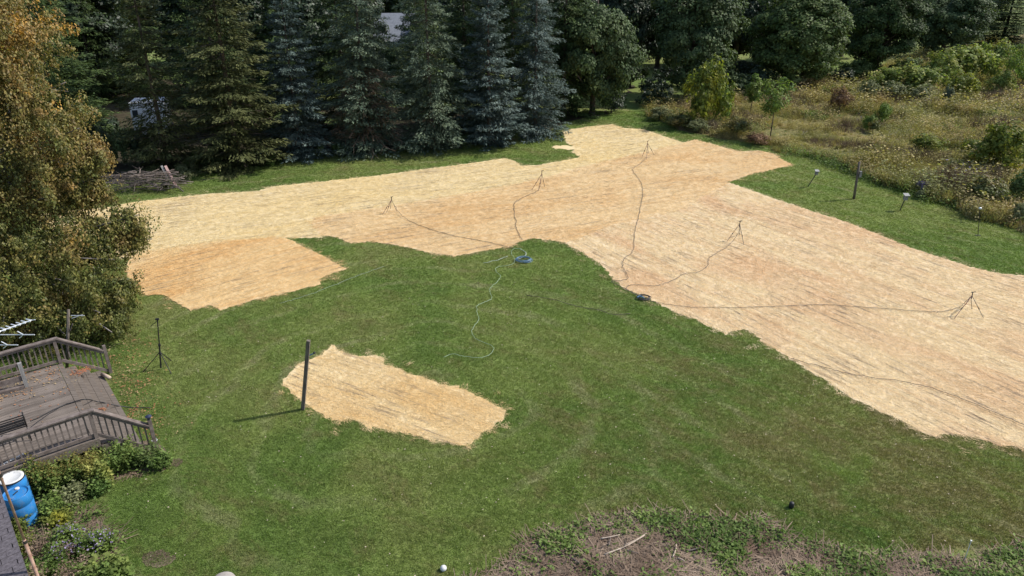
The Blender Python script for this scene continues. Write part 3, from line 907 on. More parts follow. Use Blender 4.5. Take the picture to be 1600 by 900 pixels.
for i, px in enumerate([310, 335, 425, 500, 530, 640, 712, 720, 800]):
    bush(px, [262, 263, 258, 247, 243, 236, 231, 231, 219][i], [236, 242, 240, 226, 222, 218, 210, 205, 200][i], [48, 40, 36, 30, 36, 30, 34, 40, 30][i], i % 3, ['maple_light', 'maple', 'sapling', 'maple'][i % 4],
         'leafy shrub under the spruces, ' + ['just right of the brush pile', 'second right of the brush pile', 'right of the broad olive spruce', 'at the foot of the slim blue spruce', 'left of the spruce with dead branches', 'right of the spruce with dead branches', 'left of the gap before the next blue spruce', 'at the foot of the third blue spruce', 'between the two last blue spruces'][i], 'shrub', 'shrubs under the spruce row', 'shrub')

# ---- far house roof between two spruces
hb = Vector((AtY(606, 0, 78).x, 78, 0))
h = thing('far_house', 'pale house with a grey roof glimpsed between two spruces', 'house', hb, 0.1)
MB().box((0, 3, 2.0), (2.6, 4, 2.0)).build('wall', M['house_wall'], h)
rf = MB()
rf.v += [Vector(p) for p in ((-2.9, -1.6, 3.95), (2.9, -1.6, 3.95), (2.9, 3, 6.3), (-2.9, 3, 6.3), (2.9, 7.6, 3.95), (-2.9, 7.6, 3.95))]
rf.f += [(0, 1, 2, 3), (3, 2, 4, 5), (0, 3, 5), (1, 4, 2), (0, 5, 4, 1)]
rf.build('roof', M['house_roof'], h)
MB().box((0, -1.66, 3.88), (2.9, 0.05, 0.13)).build('gutter', M['white'], h)
for i, wx in enumerate((-1.4, 1.2)):
    wn = MB().box((wx, -1.03, 2.3), (0.55, 0.04, 0.6)).build('window', M['white'], h)
    MB().box((wx, -1.075, 2.3), (0.46, 0.012, 0.5)).build('pane', M['glass'], wn)

# ---- white camper glimpsed between the left spruces
vb = Vector((AtY(200, 0, 54).x, 54, 0))
vt_ = AtY(200, 156, 54).z
v = thing('parked_trailer', 'white box trailer half hidden behind the dark left spruces', 'trailer', vb, 0.25)
MB().box((0, 0, (vt_ + 0.45) / 2), (1.15, 1.05, (vt_ - 0.45) / 2)).build('body', M['paint_white'], v)
MB().box((0, -1.06, 0.42), (1.17, 0.03, 0.09)).build('bumper', M['black'], v)
MB().box((-0.85, -1.062, vt_ - 0.75), (0.18, 0.012, 0.25)).build('window', M['glass'], v)
for wx in (-0.5, 0.5):
    tr = MB().lathe([(0.2, -0.1), (0.33, -0.1), (0.36, -0.05), (0.36, 0.05), (0.33, 0.1), (0.2, 0.1)], 18).build('wheel', M['black'], v, True, (wx, -0.98, 0.36), (PI / 2, 0, 0))
    MB().lathe([(0.2, -0.04), (0.19, 0.04)], 14).build('rim', M['alu'], tr, False, (0, 0, 0.08))

# ================================================================== MEADOW SHRUBS AND SAPLINGS
yb = G(1098, 197)
t = bush(1098, 197, 92, 84, 0, 'yellowgreen', 'tall bushy sapling with bright yellow leaves at its top', 'sapling', None, 'sapling')
bush(1125, 190, 132, 48, 2, 'sapling', 'green leafy side bush just right of the yellow topped sapling')

def sapling(px, py, ytop, wpx, mat, label, seed):
    b = G(px, py)
    H = height_at(b, ytop)
    Rr = wpx / 2 * (b.y * cP + CAM_H * sP) / FPX
    cm, cen = crown_mesh('sapling_crown', seed, Rr, H, H * 0.28, 34, 60, 0.17, 0.3, 0.5, 0.35, -0.1, 0.2, 0.7)
    tm = limb_mesh('sapling_trunk', seed, H, 0.045, cen, 16, 0.2, 0.06)
    return tree('sapling', label, 'sapling', b, tm, cm, (1, 1, 1), 0, M[mat], M['bark'])
sapling(1203, 216, 112, 62, 'sapling', 'slender light green sapling on a thin trunk at the meadow edge', 401)
sapling(1578, 150, 62, 60, 'sapling', 'thin trunked green sapling at the right end of the sumac thicket', 402)
sapling(1172, 178, 112, 34, 'sapling', 'small green sapling between the yellow topped one and the slender one', 403)

# sumac and mixed thicket behind the meadow, each its own clump
THK = [(1335, 128, 92, 54, 'maple_light', 'dark green bush right under the large maple'),
       (1378, 142, 100, 58, 'sumac', 'sumac clump left of the grey green brambles'),
       (1425, 148, 96, 70, 'sumac', 'yellowish sumac clump in front of the dark conifer'),
       (1392, 158, 128, 50, 'greybush', 'grey green bramble clump in the middle of the thicket edge'),
       (1440, 160, 130, 46, 'greybush', 'grey green bramble clump beside the low green grass'),
       (1462, 138, 78, 62, 'sumac', 'sumac clump left of the tallest one'),
       (1505, 132, 62, 88, 'sumac', 'tallest and broadest sumac clump of the thicket'),
       (1545, 128, 58, 66, 'sumac', 'sumac clump right behind the tallest one'),
       (1495, 158, 112, 54, 'yellowgreen', 'low yellow green sumac at the front of the thicket'),
       (1595, 136, 66, 60, 'sumac', 'sumac clump cut by the right edge of the picture'),
       (1560, 152, 110, 50, 'sumac', 'low sumac clump under the thin sapling'),
       (1415, 128, 84, 50, 'maple_light', 'dark green bush behind the first sumac'),
       (1350, 160, 122, 40, 'greybush', 'pale bramble right of the rusty bush'),
       (1310, 178, 136, 34, 'rustbush', 'rusty red brown bush standing in the meadow'),
       (1475, 170, 130, 20, 'needle_blgr', 'small narrow blue green conifer in the meadow'),
       (1520, 148, 126, 30, 'yellowgreen', 'small bright yellow shrub at the thicket foot'),
       (1378, 196, 156, 30, 'weed', 'spiky dark green young shrub in mid meadow'),
       (1355, 204, 178, 22, 'weed', 'small dark green shrub left of the orange one'),
       (1363, 208, 188, 20, 'autumn', 'small orange leaved shrub in mid meadow'),
       (1442, 240, 208, 52, 'yellowgreen', 'yellow flowered clump left of the big yellow bush'),
       (1555, 268, 190, 84, 'yellowgreen', 'large airy yellow green bush in the right of the meadow'),
       (1520, 252, 214, 46, 'yellowgreen', 'lower yellow green bush left of the large airy one'),
       (1488, 284, 250, 44, 'autumn', 'brown bush below the yellow flowered clump'),
       (1535, 320, 275, 62, 'autumn', 'brown orange weedy bush above the mown grass edge'),
       (1590, 318, 262, 52, 'maple_light', 'dark green bush at the right edge above the mown grass'),
       (1590, 348, 318, 40, 'greybush', 'grey green weed clump touching the mown grass at the right edge'),
       (1438, 300, 280, 20, 'aster', 'purple aster clump beside the mown grass'),
       (1436, 310, 296, 18, 'greybush', 'white green weed clump below the purple asters'),
       (1142, 150, 112, 56, 'maple', 'dark bush in the shade between the second and the large maple'),
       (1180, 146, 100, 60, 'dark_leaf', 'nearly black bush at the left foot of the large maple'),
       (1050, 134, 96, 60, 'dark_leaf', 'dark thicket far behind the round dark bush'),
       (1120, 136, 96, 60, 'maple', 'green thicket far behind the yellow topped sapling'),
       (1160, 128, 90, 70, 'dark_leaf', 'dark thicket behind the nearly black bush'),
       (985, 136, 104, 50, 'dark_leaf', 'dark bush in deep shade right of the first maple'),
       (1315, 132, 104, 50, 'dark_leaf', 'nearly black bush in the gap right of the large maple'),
       (1030, 188, 166, 40, 'greybush', 'tawny grass clump beside the mown path'),
       (1062, 200, 176, 50, 'autumn', 'brown weedy clump left of the yellow topped sapling'),
       (1092, 206, 186, 40, 'greybush', 'dull weeds at the foot of the yellow topped sapling'),
       (1150, 214, 184, 54, 'autumn', 'brownish shrub between the two saplings'),
       (1180, 226, 206, 40, 'rustbush', 'low purplish brown brush below the slender sapling')]
for i, (px, py, yt, wd, mt, lab) in enumerate(THK):
    bush(px, py, yt, wd * 1.12, i % 5, mt, lab, 'bush', None, 'bush')

# ================================================================== AUTUMN TREE at the left
def autumn_tree():
    rg = np.random.default_rng(77)
    Y0 = 25.5
    B = [(-55, 0, 2.0), (-50, 70, 1.8), (-35, 130, 1.6), (60, 205, 1.85), (88, 280, 1.4), (45, 340, 2.3), (145, 365, 1.0), (203, 372, 0.55), (196, 345, 0.5), (215, 358, 0.35),
         (115, 435, 1.9), (168, 462, 1.0), (178, 515, 0.65), (110, 505, 1.7), (40, 430, 2.6), (-60, 250, 3.5), (-60, 450, 3.4), (20, 250, 2.3), (15, 155, 1.1), (-60, 60, 3), (60, 500, 2.0), (150, 500, 0.9), (120, 525, 0.8), (30, 515, 1.3), (140, 240, .6), (150, 300, .55)]
    base = Vector((-20.6, 26.2, 0))
    cs, rs = [], []
    for px, py, r in B:
        c = AtY(px, py, Y0 if py < 420 else 23.4 if py < 480 else 22.6)
        n = int(29 * r ** 2) + 8
        d = rnd_dirs(rg, n) * (rg.uniform(0.2, 1.3, n) ** 0.5)[:, None] * (r * 0.9)
        q = d + np.array([c.x, c.y, c.z])
        q[:, 1] += rg.normal(0, 0.35, n)
        cs.append(q); rs.append(np.full(n, 0.30) * rg.uniform(0.5, 1.5, n))
        for _ in range(int(9 * r) + 3):
            dd_ = rnd_dirs(rg, 1)[0]
            dd_[2] *= 0.6
            L_ = r * rg.uniform(1.0, 1.3)
            tt = np.linspace(0.7, 1.0, 5)
            tl = np.array([c.x, c.y, c.z]) + dd_ * L_ * tt[:, None]
            tl[:, 2] -= 0.5 * (tt - 0.7) ** 2 * 10 * rg.uniform(0.3, 1)
            cs.append(tl); rs.append(np.full(5, 0.2))
    cen = np.concatenate(cs); rad = np.concatenate(rs)
    k = cen[:, 2] > 0.3
    cen, rad = cen[k] - np.array(base), rad[k]
    P, D, Nn, L, W = cluster_leaves(rg, cen, rad, 52, 0.10, 0.35, 1.4, core=(0, 0, 5), droop=0.7, aspect=0.6)
    t = thing('autumn_tree', 'large tree turning olive brown and orange, filling the left edge behind the deck', 'tree', base)
    link('crown', leaves('autumn_crown', P, D, Nn, L, W), M['autumn'], t)
    mb = MB()
    mb.tube([(0, 0, -0.1), (0.1, 0, 2.0), (0.3, -0.1, 5), (0.2, 0.1, 9), (0, 0, 12.5)], 0.3, 10, 0.05)
    r2 = random.Random(4)
    for i in range(95):
        c = Vector([float(x) for x in cen[r2.randrange(len(cen))]])
        s = Vector((0.2, 0, max(1.2, min(11, c.z - 0.45 * c.to_2d().length))))
        m1 = s.lerp(c, 0.4) + Vector((r2.gauss(0, .2), r2.gauss(0, .2), 0.25))
        e = c + (c - m1).normalized() * 0.08
        mb.tube(spline([s, m1, c, e], 3), 0.055, 5, 0.008, cap=False)
        for j in range(3):
            q = m1.lerp(c, r2.uniform(0.2, 1))
            mb.tube([q, q + Vector((r2.gauss(0, .3), r2.gauss(0, .3), r2.gauss(0, .2)))], 0.014, 4, 0.004, cap=False)
    mb.build('trunk', M['bark_birch'], t, True)
autumn_tree()

# ================================================================== STUFF: grass, straw strands, meadow growth
def cand(n, x0, x1, y0, y1, rg):
    return np.stack([rg.uniform(x0, x1, n), rg.uniform(y0, y1, n)], 1)

def cand_even(x0, x1, y0, y1, dens, ref, ex):
    """evenly spread, jittered points whose density falls off with distance"""
    out, y = [], y0
    while y < y1:
        dep = math.hypot(y, CAM_H)
        sp = 1 / math.sqrt(dens * min(1, (ref / dep) ** ex))
        xs = np.arange(x0 + RNG.uniform(0, sp), x1, sp)
        out.append(np.column_stack([xs, np.full(len(xs), y)]) + RNG.uniform(-0.55, 0.55, (len(xs), 2)) * sp)
        y += sp
    return np.concatenate(out)

def in_view(P, m=0.8):
    dep = P[:, 1] * cP + CAM_H * sP
    v = (-P[:, 1] * sP + CAM_H * cP) / dep
    return (np.abs(P[:, 0]) < dep * 0.71 + m) & (v < 0.40 + 0.05) & (v > -0.42)

def pick(rg, P, k):
    return rg.integers(0, k, len(P))

rg = np.random.default_rng(21)
gr = [proto('grass_tuft', tuft('grass_tuft', 500 + i, 22, 0.075, [0.042, 0.05, 0.06, 0.035][i], [0.010, 0.011, 0.012, 0.02][i], [0.9, 0.8, 0.7, 1.2][i]), M['grass']) for i in range(4)]
P = cand_even(-32, 42, 7, 62, 350, 14.5, 1.6)
P = P[in_view(P)]
bad = np.zeros(len(P), bool)
for k in OUT: bad |= inside(P, OUT[k])
bad |= inside(P, fl_o) | inside(P, MEADO) | (inside(P, deb_s) & (rg.random(len(P)) < 0.93)) | inside(P, bed_out)
P = P[~bad]
# off the deck
def deck_local(P):
    d = P - np.array([DB.x, DB.y])
    return d[:, 0] * dw.x + d[:, 1] * dw.y, d[:, 0] * da.x + d[:, 1] * da.y
DZ = 0.83
A_ = G(97, 566, DZ); DB = G(155, 685, DZ)
da = (A_ - DB).normalized()          # along the front edge, away from the camera
dw = Vector((da.y, -da.x, 0))        # outwards, down the steps
DLEN = (A_ - DB).length
DROT = math.atan2(dw.y, dw.x)
lx, ly = deck_local(P)
P = P[~((lx < 0.97) & (ly > -0.1) & (ly < DLEN + 0.1))]
dep = np.hypot(P[:, 1], CAM_H)
P3 = np.column_stack([P, np.zeros(len(P))])
scatter('lawn_grass', P3, rg.uniform(0, 6.28, len(P)), rg.uniform(0.7, 1.25, len(P)) * (0.75 + dep / 75), pick(rg, P, 4), gr,
        'short mown green lawn grass with clover and brown worn patches', 'grass')
print('grass', len(P))

# straw strands
for k in ('pink', 'pale', 'orange', 'left', 'island'):
    tn, an = ZONE[k]
    pr = [proto('straw_tuft', tuft('straw_tuft', 600 + i, 15, 0.13, [0.12, 0.17, 0.10][i], 0.007, flat=True), M['strands_' + k]) for i in range(3)]
    o_ = np.array(OUT[k])
    x0, y0 = np.maximum(o_.min(0), [-40, 5]); x1, y1 = np.minimum(o_.max(0), [45, 75])
    P = cand_even(x0, x1, y0, y1, 110, 20, 1.6)
    P = P[in_view(P)]
    jit = rg.normal(0, 0.05, P.shape) + rg.normal(0, 0.32, P.shape) * (rg.random((len(P), 1)) < 0.22)
    P = P[inside(P + jit, OUT[k])]
    if k == 'pink': P = P[~inside(P, OUT['orange'])]
    if k == 'pale': P = P[~inside(P, OUT['orange'])]
    dep = np.hypot(P[:, 1], CAM_H)
    z = np.full(len(P), SZ[k] + 0.002)
    scatter('straw_strands', np.column_stack([P, z]), -an + rg.normal(0, 0.5, len(P)) + (rg.random(len(P)) < .2) * rg.uniform(0, 3, len(P)), rg.uniform(0.7, 1.2, len(P)) * (0.6 + dep / 55), pick(rg, P, 3), pr,
            'loose straw strands lying over the ' + SLAB[k].replace('straw mulch ', '').replace('over ', 'of '), 'straw')
    print(k, len(P))

# meadow growth
def weed_mesh(name, seed, n, h, size, spread):
    r_ = np.random.default_rng(seed)
    P = np.column_stack([r_.normal(0, spread, n), r_.normal(0, spread, n), np.abs(r_.normal(h * 0.45, h * 0.3, n))])
    D = rnd_dirs(r_, n); D[:, 2] *= 0.4
    Nn = rnd_dirs(r_, n); Nn[:, 2] = np.abs(Nn[:, 2]) + 0.8
    L = size * r_.uniform(0.6, 1.3, n)
    return leaves(name, P, D, unit(Nn), L, L * 0.6)

mt = [proto('tall_grass', tuft('tall_grass', 700, 46, 0.28, 0.68, 0.034, 0.4), M['meadow_grass']),
      proto('tall_grass', tuft('tall_grass', 701, 50, 0.32, 0.5, 0.038, 0.6), M['meadow_grass']),
      proto('meadow_weed', weed_mesh('meadow_weed', 702, 60, 0.7, 0.11, 0.2), M['meadow_grass']),
      proto('meadow_weed', weed_mesh('meadow_weed', 703, 60, 0.45, 0.10, 0.25), M['weed']),
      proto('goldenrod_top', weed_mesh('goldenrod_top', 704, 44, 1.1, 0.09, 0.16), M['goldenrod']),
      proto('dead_weed', tuft('dead_weed', 705, 34, 0.2, 0.8, 0.026, 0.35), M['dead']),
      proto('aster_top', weed_mesh('aster_top', 706, 26, 0.9, 0.07, 0.2), M['aster'])]
P = cand(150000, 8, 75, 32, 125, rg)
P = P[inside(P, MEADO) & in_view(P, 3)]
dep = np.hypot(P[:, 1], CAM_H)
P = P[rg.random(len(P)) < np.minimum(1, (40 / dep) ** 1.5)]
# patchiness: kinds grow in drifts
def drift(P, s, ph):
    return np.sin(P[:, 0] * s + ph + 1.7 * np.sin(P[:, 1] * s * 0.7 + ph)) + np.sin(P[:, 1] * s * 1.3 - ph + 1.3 * np.sin(P[:, 0] * s * 0.9))
u_ = rg.random(len(P))
vi = np.where(u_ < 0.3, 0, np.where(u_ < 0.55, 1, 2))
vi = np.where((drift(P, 0.45, 1.0) > 0.9) & (u_ < 0.45), 3, vi)
vi = np.where((drift(P, 0.38, 3.0) > 1.05) & (rg.random(len(P)) < 0.45), 4, vi)
vi = np.where((drift(P, 0.6, 5.0) > 1.0) & (rg.random(len(P)) < 0.6), 5, vi)
vi = np.where((drift(P, 0.9, 2.2) > 1.85) & (rg.random(len(P)) < 0.12), 6, vi)
low = np.clip(drift(P, 0.17, 0.4) * 0.2 + 0.9, 0.5, 1.2) * np.clip(1 + 0.33 * drift(P, 0.95, 4.0), 0.45, 1.6)
scatter('meadow_plants', np.column_stack([P, np.zeros(len(P))]), rg.uniform(0, 6.28, len(P)), rg.uniform(0.55, 1.25, len(P)) * low, vi, mt,
        'rough meadow of tawny grasses and goldenrod right of the mown lawn', 'meadow')
print('meadow', len(P))
# green weedy fringe where the meadow meets the mown grass
edge = [G(*p) for p in [(1222, 240), (1262, 246), (1300, 261), (1350, 280), (1400, 297), (1450, 313), (1500, 330), (1550, 346), (1600, 363), (1680, 392)]]
fr = [proto('fringe_weed', weed_mesh('fringe_weed', 710 + i, 46, 0.3, 0.10, 0.22), M['weed']) for i in range(2)]
E = []
for a, b in zip(edge[:-1], edge[1:]):
    n = int((b - a).length * 16)
    for i in range(n):
        p = a.lerp(b, random.random()) + Vector((random.gauss(0.3, 0.35), random.gauss(0.3, 0.35), 0))
        E.append(p)
E = np.array([tuple(p) for p in E])
scatter('fringe_weeds', E, rg.uniform(0, 6, len(E)), rg.uniform(0.6, 1.4, len(E)), pick(rg, E, 2), fr, 'low dark green weeds along the edge of the mown grass below the meadow', 'weeds')

# weeds and twigs on the soil mound
br = [proto('mound_weed', weed_mesh('mound_weed', 720 + i, 26, [0.16, 0.24][i], [0.11, 0.085][i], 0.16), M['weed']) for i in range(2)]
P = cand(60000, -2, 14, 7, 14.4, rg)
P = P[inside(P, deb_in)]
dd = np.array([min(math.dist(p, q) for q in deb_s[::3]) for p in P[:17000]])
P = P[:17000]
clump = drift(P, 1.9, 0.7) + drift(P, 4.1, 2.0) * 0.5
keep = (clump > 0.9) & (rg.random(len(P)) < 0.2) | (dd < 0.5) & (rg.random(len(P)) < 0.07) | (P[:, 0] > 4.6) & (clump > -0.3) & (rg.random(len(P)) < 0.16) | (rg.random(len(P)) < 0.012)
W = P[keep]
Wz = np.array([debris_h(*p) for p in W])
scatter('mound_weeds', np.column_stack([W, Wz]), rg.uniform(0, 6, len(W)), rg.uniform(0.35, 0.9, len(W)), pick(rg, W, 2), br, 'broad leaved green weeds sprouting over the soil mound in the foreground', 'weeds')
tw = [proto('twig_bits', tuft('twig_bits', 730 + i, 12, 0.2, [0.22, 0.35][i], 0.012, flat=True), M['dead']) for i in range(2)]
T_ = P[rg.random(len(P)) < 0.20]
Tz = np.array([debris_h(*p) + 0.02 for p in T_])
scatter('mound_litter', np.column_stack([T_, Tz]), rg.uniform(0, 6, len(T_)), rg.uniform(0.5, 1.3, len(T_)), pick(rg, T_, 2), tw, 'dead stems and small twigs strewn over the soil mound', 'twigs')

STK = [((815 + 160, 857), (815 + 195, 838), 'pale'), ((944, 873), (1008, 841), 'pale'), ((938, 846), (968, 841), 'pale'), ((1050, 878), (1056, 857), 'pale'), ((975, 864), (997, 872), 'dark'), ((1058, 880), (1068, 886), 'pale'),
       ((1072, 868), (1100, 862), 'dark'), ((890, 876), (905, 888), 'dark'), ((950, 858), (953, 844), 'dark'), ((1088, 846), (1098, 856), 'dark')]
SL = ['short pale stick at the right of the crossed sticks on the soil mound', 'longest pale stick lying across the soil mound', 'pale broken stick at the top left of the soil mound', 'upright curved pale stick right of the middle of the soil mound',
      'brown stick below the longest pale one', 'stubby pale stick at the bottom of the soil mound', 'reddish brown stick in the dark hollow of the soil mound', 'thin brown stick at the left of the soil mound', 'thin upright brown stick near the pale broken one', 'brown stick near the upper right rim of the soil mound']
for (a, b, k), lab in zip(STK, SL):
    a, b = G(*a), G(*b)
    za, zb = debris_h(a.x, a.y) + 0.05, debris_h(b.x, b.y) + 0.08
    a.z, b.z = 0, 0
    m_ = (a + b) / 2
    pts = spline([(a.x - m_.x, a.y - m_.y, za), ((0.05 * (b - a).y), -0.05 * (b - a).x, (za + zb) / 2 + 0.02), (b.x - m_.x, b.y - m_.y, zb)], 4)
    o = MB().tube(pts, 0.02, 6, 0.010).build('stick', M['twig_pale'] if k == 'pale' else M['twig'], None, True, m_)
    tag(o, lab, 'stick', 'sticks on the soil mound')

exec_late = []
# ================================================================== DECK
dk = thing('wooden_deck', 'weathered grey timber deck with side steps and baluster railings, strewn with leaves', 'deck', (DB.x, DB.y, 0), DROT)
# local frame: +x out down the steps, +y away along the front edge, deck floor at DZ
LX = -6.2
bd = MB().box((0, 0, 0), ((-0.15 - LX) / 2, 0.066, 0.018)).mesh('deck_board')
y = 0.07
k = 0
while y < DLEN:
    link('deck_board', bd, M['wood2'], dk, ((LX - 0.15) / 2, y, DZ - 0.018 + random.uniform(-.002, .002)), (0, 0, random.gauss(0, 0.0006)))
    y += 0.139
bl = MB().box((0, 0, 0), (0.066, DLEN / 2, 0.018)).mesh('deck_board')
link('deck_board', bl, M['wood'], dk, (-0.072, DLEN / 2, DZ - 0.016))
MB().box(((LX) / 2 - .1, DLEN / 2, DZ - 0.14), (-LX / 2 - 0.1, DLEN / 2 - 0.01, 0.10)).build('joist_frame', M['wood'], dk)
MB().box((LX / 2, -0.022, DZ - 0.10), (-LX / 2, 0.02, 0.12)).build('fascia_board', M['wood'], dk)
for px_ in (-0.3, -2.4, -4.6):
    for py_ in (0.12, DLEN - 0.12):
        MB().box((px_, py_, (DZ - 0.2) / 2), (0.06, 0.06, (DZ - 0.24) / 2 + 0.03)).build('support_post', M['rail'], dk)
# three steps over the whole width, two boards each
rise, run = DZ / 4.0, 0.31
stb = MB().box((0, 0, 0), (0.071, DLEN / 2 - 0.06, 0.018)).mesh('step_board')
for i in range(3):
    zt = DZ - rise * (i + 1)
    st = MB().box((0.004 + run * i, DLEN / 2, zt - rise * 0.5 + 0.06), (0.012, DLEN / 2 - 0.06, rise * 0.5 + 0.02)).build('step_riser', M['wood'], dk)
    for j in range(2):
        link('step_board', stb, M['wood'], dk, (run * i + 0.094 + j * 0.149, DLEN / 2, zt - 0.018))
for yy in (0.03, DLEN / 2, DLEN - 0.03):
    mb = MB()
    for i in range(3):
        zt = DZ - rise * (i + 1) - 0.04
        mb.box((run * (i + 0.5) + 0.01, yy, zt / 2), (run / 2 - 0.004, 0.02, zt / 2))
    mb.build('stringer', M['wood'], dk)

def railing(y0, seed, far=False):
    rt = MB().box((LX / 2 + 0.02, y0, DZ + 0.86), (-LX / 2 + 0.04, 0.072, 0.019)).build('railing', M['rail'], dk)
    MB().box((LX / 2, y0, DZ + 0.79), (-LX / 2 - 0.02, 0.019, 0.044)).build('upper_rail', M['rail'], rt)
    MB().box((LX / 2, y0, DZ + 0.10), (-LX / 2 - 0.02, 0.019, 0.044)).build('lower_rail', M['rail'], rt)
    for x in (-0.045, -2.3, -4.5):
        MB().box((x, y0, DZ + 0.42), (0.045, 0.045, 0.42)).build('post', M['rail'], rt)
    bm_ = MB().box((0, 0, 0), (0.018, 0.018, 0.41)).mesh('baluster')
    x = -0.20
    while x > LX:
        if abs(x + 2.3) > 0.07 and abs(x + 4.5) > 0.07:
            link('baluster', bm_, M['rail'], rt, (x, y0 + (0.037), DZ + 0.44))
        x -= 0.136
    # sloping part down the steps
    ex = 1.16
    fy = 0.0 if far else -0.30
    z1, z2 = DZ + 0.86, 0.86
    MB().bar((0.02, y0, z1 + 0.002), (ex, y0 + fy, z2), 0.145, 0.038).build('stair_rail', M['rail'], rt)
    MB().bar((0.0, y0, z1 - 0.075), (ex, y0 + fy, z2 - 0.075), 0.038, 0.088).build('stair_upper_rail', M['rail'], rt)
    MB().bar((0.0, y0, DZ + 0.10), (ex, y0 + fy, 0.10), 0.038, 0.088).build('stair_lower_rail', M['rail'], rt)
    MB().box((ex + 0.045, y0 + fy, 0.5), (0.045, 0.045, 0.52)).build('end_post', M['rail'], rt)
    x = 0.11
    while x < ex - 0.06:
        link('baluster', bm_, M['rail'], rt, (x, y0 + 0.037 + fy * x / ex, DZ + 0.44 - (DZ * x / ex)))
        x += 0.136
    return rt
railing(0.05, 1)
railing(DLEN - 0.05, 2, True)
# short inner railing beside the opening at the back of the deck
def dloc(px, py, z):
    g = G(px, py, z) - DB
    return Vector((g.dot(dw), g.dot(da), z))
q = dloc(42, 604, DZ)
ir = MB().box((q.x, q.y, DZ + 0.40), (0.05, 0.05, 0.40)).build('inner_railing', M['grey_wood'], dk)
for zz, hh in ((0.76, 0.06), (0.30, 0.10)):
    MB().bar((q.x - 0.05, q.y, DZ + zz), (q.x - 1.9, q.y + 0.1, DZ + zz), 0.04, hh * 1.6).build('rail_board', M['rail'], ir)
MB().bar((q.x - 0.06, q.y - 0.02, DZ + 0.05), (q.x - 1.9, q.y + 0.08, DZ + 0.05), 0.16, 0.08).build('kick_board', M['rail'], ir)

# log on the steps
lg = G(166, 588, DZ - rise * 3 + 0.06)
o = MB().tube([(-0.22, 0, 0), (0.2, 0, 0.01)], 0.062, 10, 0.055).build('log', M['trunk_cut'], None, True, (lg.x, lg.y, DZ - rise * 3 + 0.065), (0, 0.0, DROT - 1.25))
tag(o, 'short pale split log resting on the deck steps', 'log')
# solar lamp on the near end post
c = dk.matrix_basis @ Vector((1.205, -0.25, 1.02))
sl = thing('solar_lamp', 'small dark blue solar lamp on the end post of the deck steps', 'lamp', c)
MB().lathe([(0.03, 0), (0.045, 0.01), (0.04, 0.09), (0.03, 0.1)], 12).build('lantern', M['glass'], sl)
MB().lathe([(0.085, 0.1), (0.08, 0.12), (0.03, 0.15), (0.01, 0.155)], 12).build('cap', plain('solar_cap', (0.02, 0.025, 0.05), (0.03, 0.04, 0.08), 4, 0.3, 0.5, bs=0), sl)
# white bucket by the end post
c = G(243, 694)
bk = thing('bucket', 'small white bucket behind the last post of the deck steps', 'bucket', c)
MB().lathe([(0.055, 0), (0.07, 0.13), (0.075, 0.13), (0.075, 0.14), (0.065, 0.14), (0.05, 0.02)], 16).build('pail', M['white'], bk, True)
MB().tube([(0.075 * math.cos(a_), 0.02, 0.13 + 0.07 * math.sin(a_)) for a_ in np.linspace(0, PI, 9)], 0.005, 4).build('handle', M['alu'], bk)
# garden bench of black iron
q = dloc(47, 690, DZ)
bn = thing('garden_bench', 'black metal slatted bench with scrolled ends on the deck', 'bench', dk.matrix_basis @ Vector((q.x - 0.56, q.y + 0.3, DZ)), DROT)
for sx in (-0.6, 0.6):
    fr_ = MB()
    fr_.tube([(sx, 0.26, 0), (sx, 0.24, 0.42), (sx, -0.2, 0.40), (sx, -0.28, 0)], 0.016, 6)
    fr_.tube([(sx, -0.2, 0.4), (sx, -0.26, 0.6), (sx, -0.34, 0.86)], 0.018, 6)
    fr_.tube(spline([(sx, -0.24, 0.6), (sx, 0.0, 0.66), (sx, 0.22, 0.62), (sx, 0.24, 0.42)], 4), 0.018, 6)
    fr_.tube(spline([(sx, -0.05, 0.42), (sx, 0.08, 0.52), (sx, -0.05, 0.6), (sx, -0.12, 0.52), (sx, -0.05, 0.48)], 4), 0.009, 5)
    fr_.build('end_frame', M['black_iron'], bn, True)
for i in range(6):
    MB().bar((-0.6, 0.19 - i * 0.078, 0.425), (0.6, 0.19 - i * 0.078, 0.425), 0.036, 0.015).build('slat', M['black_iron'], bn)
for i in range(5):
    zz = 0.50 + i * 0.082
    MB().bar((-0.6, -0.235 - (zz - 0.5) * 0.3, zz), (0.6, -0.235 - (zz - 0.5) * 0.3, zz), 0.014, 0.028).build('slat', M['black_iron'], bn)

# ================================================================== HOUSE ROOF, MAST, ANTENNA
E1, E2 = G(0, 767, 2.85), G(43, 900, 2.45)
e1 = Vector(((E1 - DB).dot(dw), (E1 - DB).dot(da), 2.85)); e2 = Vector(((E2 - DB).dot(dw), (E2 - DB).dot(da), 2.45))
sl_ = (e1 - e2)
hs = thing('house', 'corner of a house with a mauve grey asphalt shingle roof below the deck', 'house', (DB.x, DB.y, 0), DROT)
# roof plane: passes through e1,e2 with level courses along local x; descends towards the camera
x_edge = (e1.x + e2.x) / 2
slope = (e1.z - e2.z) / (e1.y - e2.y)
def rz_(yy): return e2.z + (yy - e2.y) * slope
def xe_(yy): return e2.x + (yy - e2.y) * (e1.x - e2.x) / (e1.y - e2.y)
ya, yb_ = e2.y - 2.4, e1.y + 0.5
roof = MB()
ang = math.atan(slope)
pts = [(xe_(ya), ya), (xe_(yb_), yb_), (-9, yb_), (-9, ya)]
n0 = [Vector((x, y, rz_(y) - 0.012)) for x, y in pts] + [Vector((x, y, rz_(y) - 0.10)) for x, y in pts]
roof.v += n0
roof.f += [(0, 1, 2, 3), (7, 6, 5, 4), (0, 4, 5, 1), (1, 5, 6, 2), (2, 6, 7, 3), (3, 7, 4, 0)]
rf = roof.build('roof', M['felt'], hs)
ex_, sw = 0.135, 0.32
shm = {}
y = ya + 0.02
row = 0
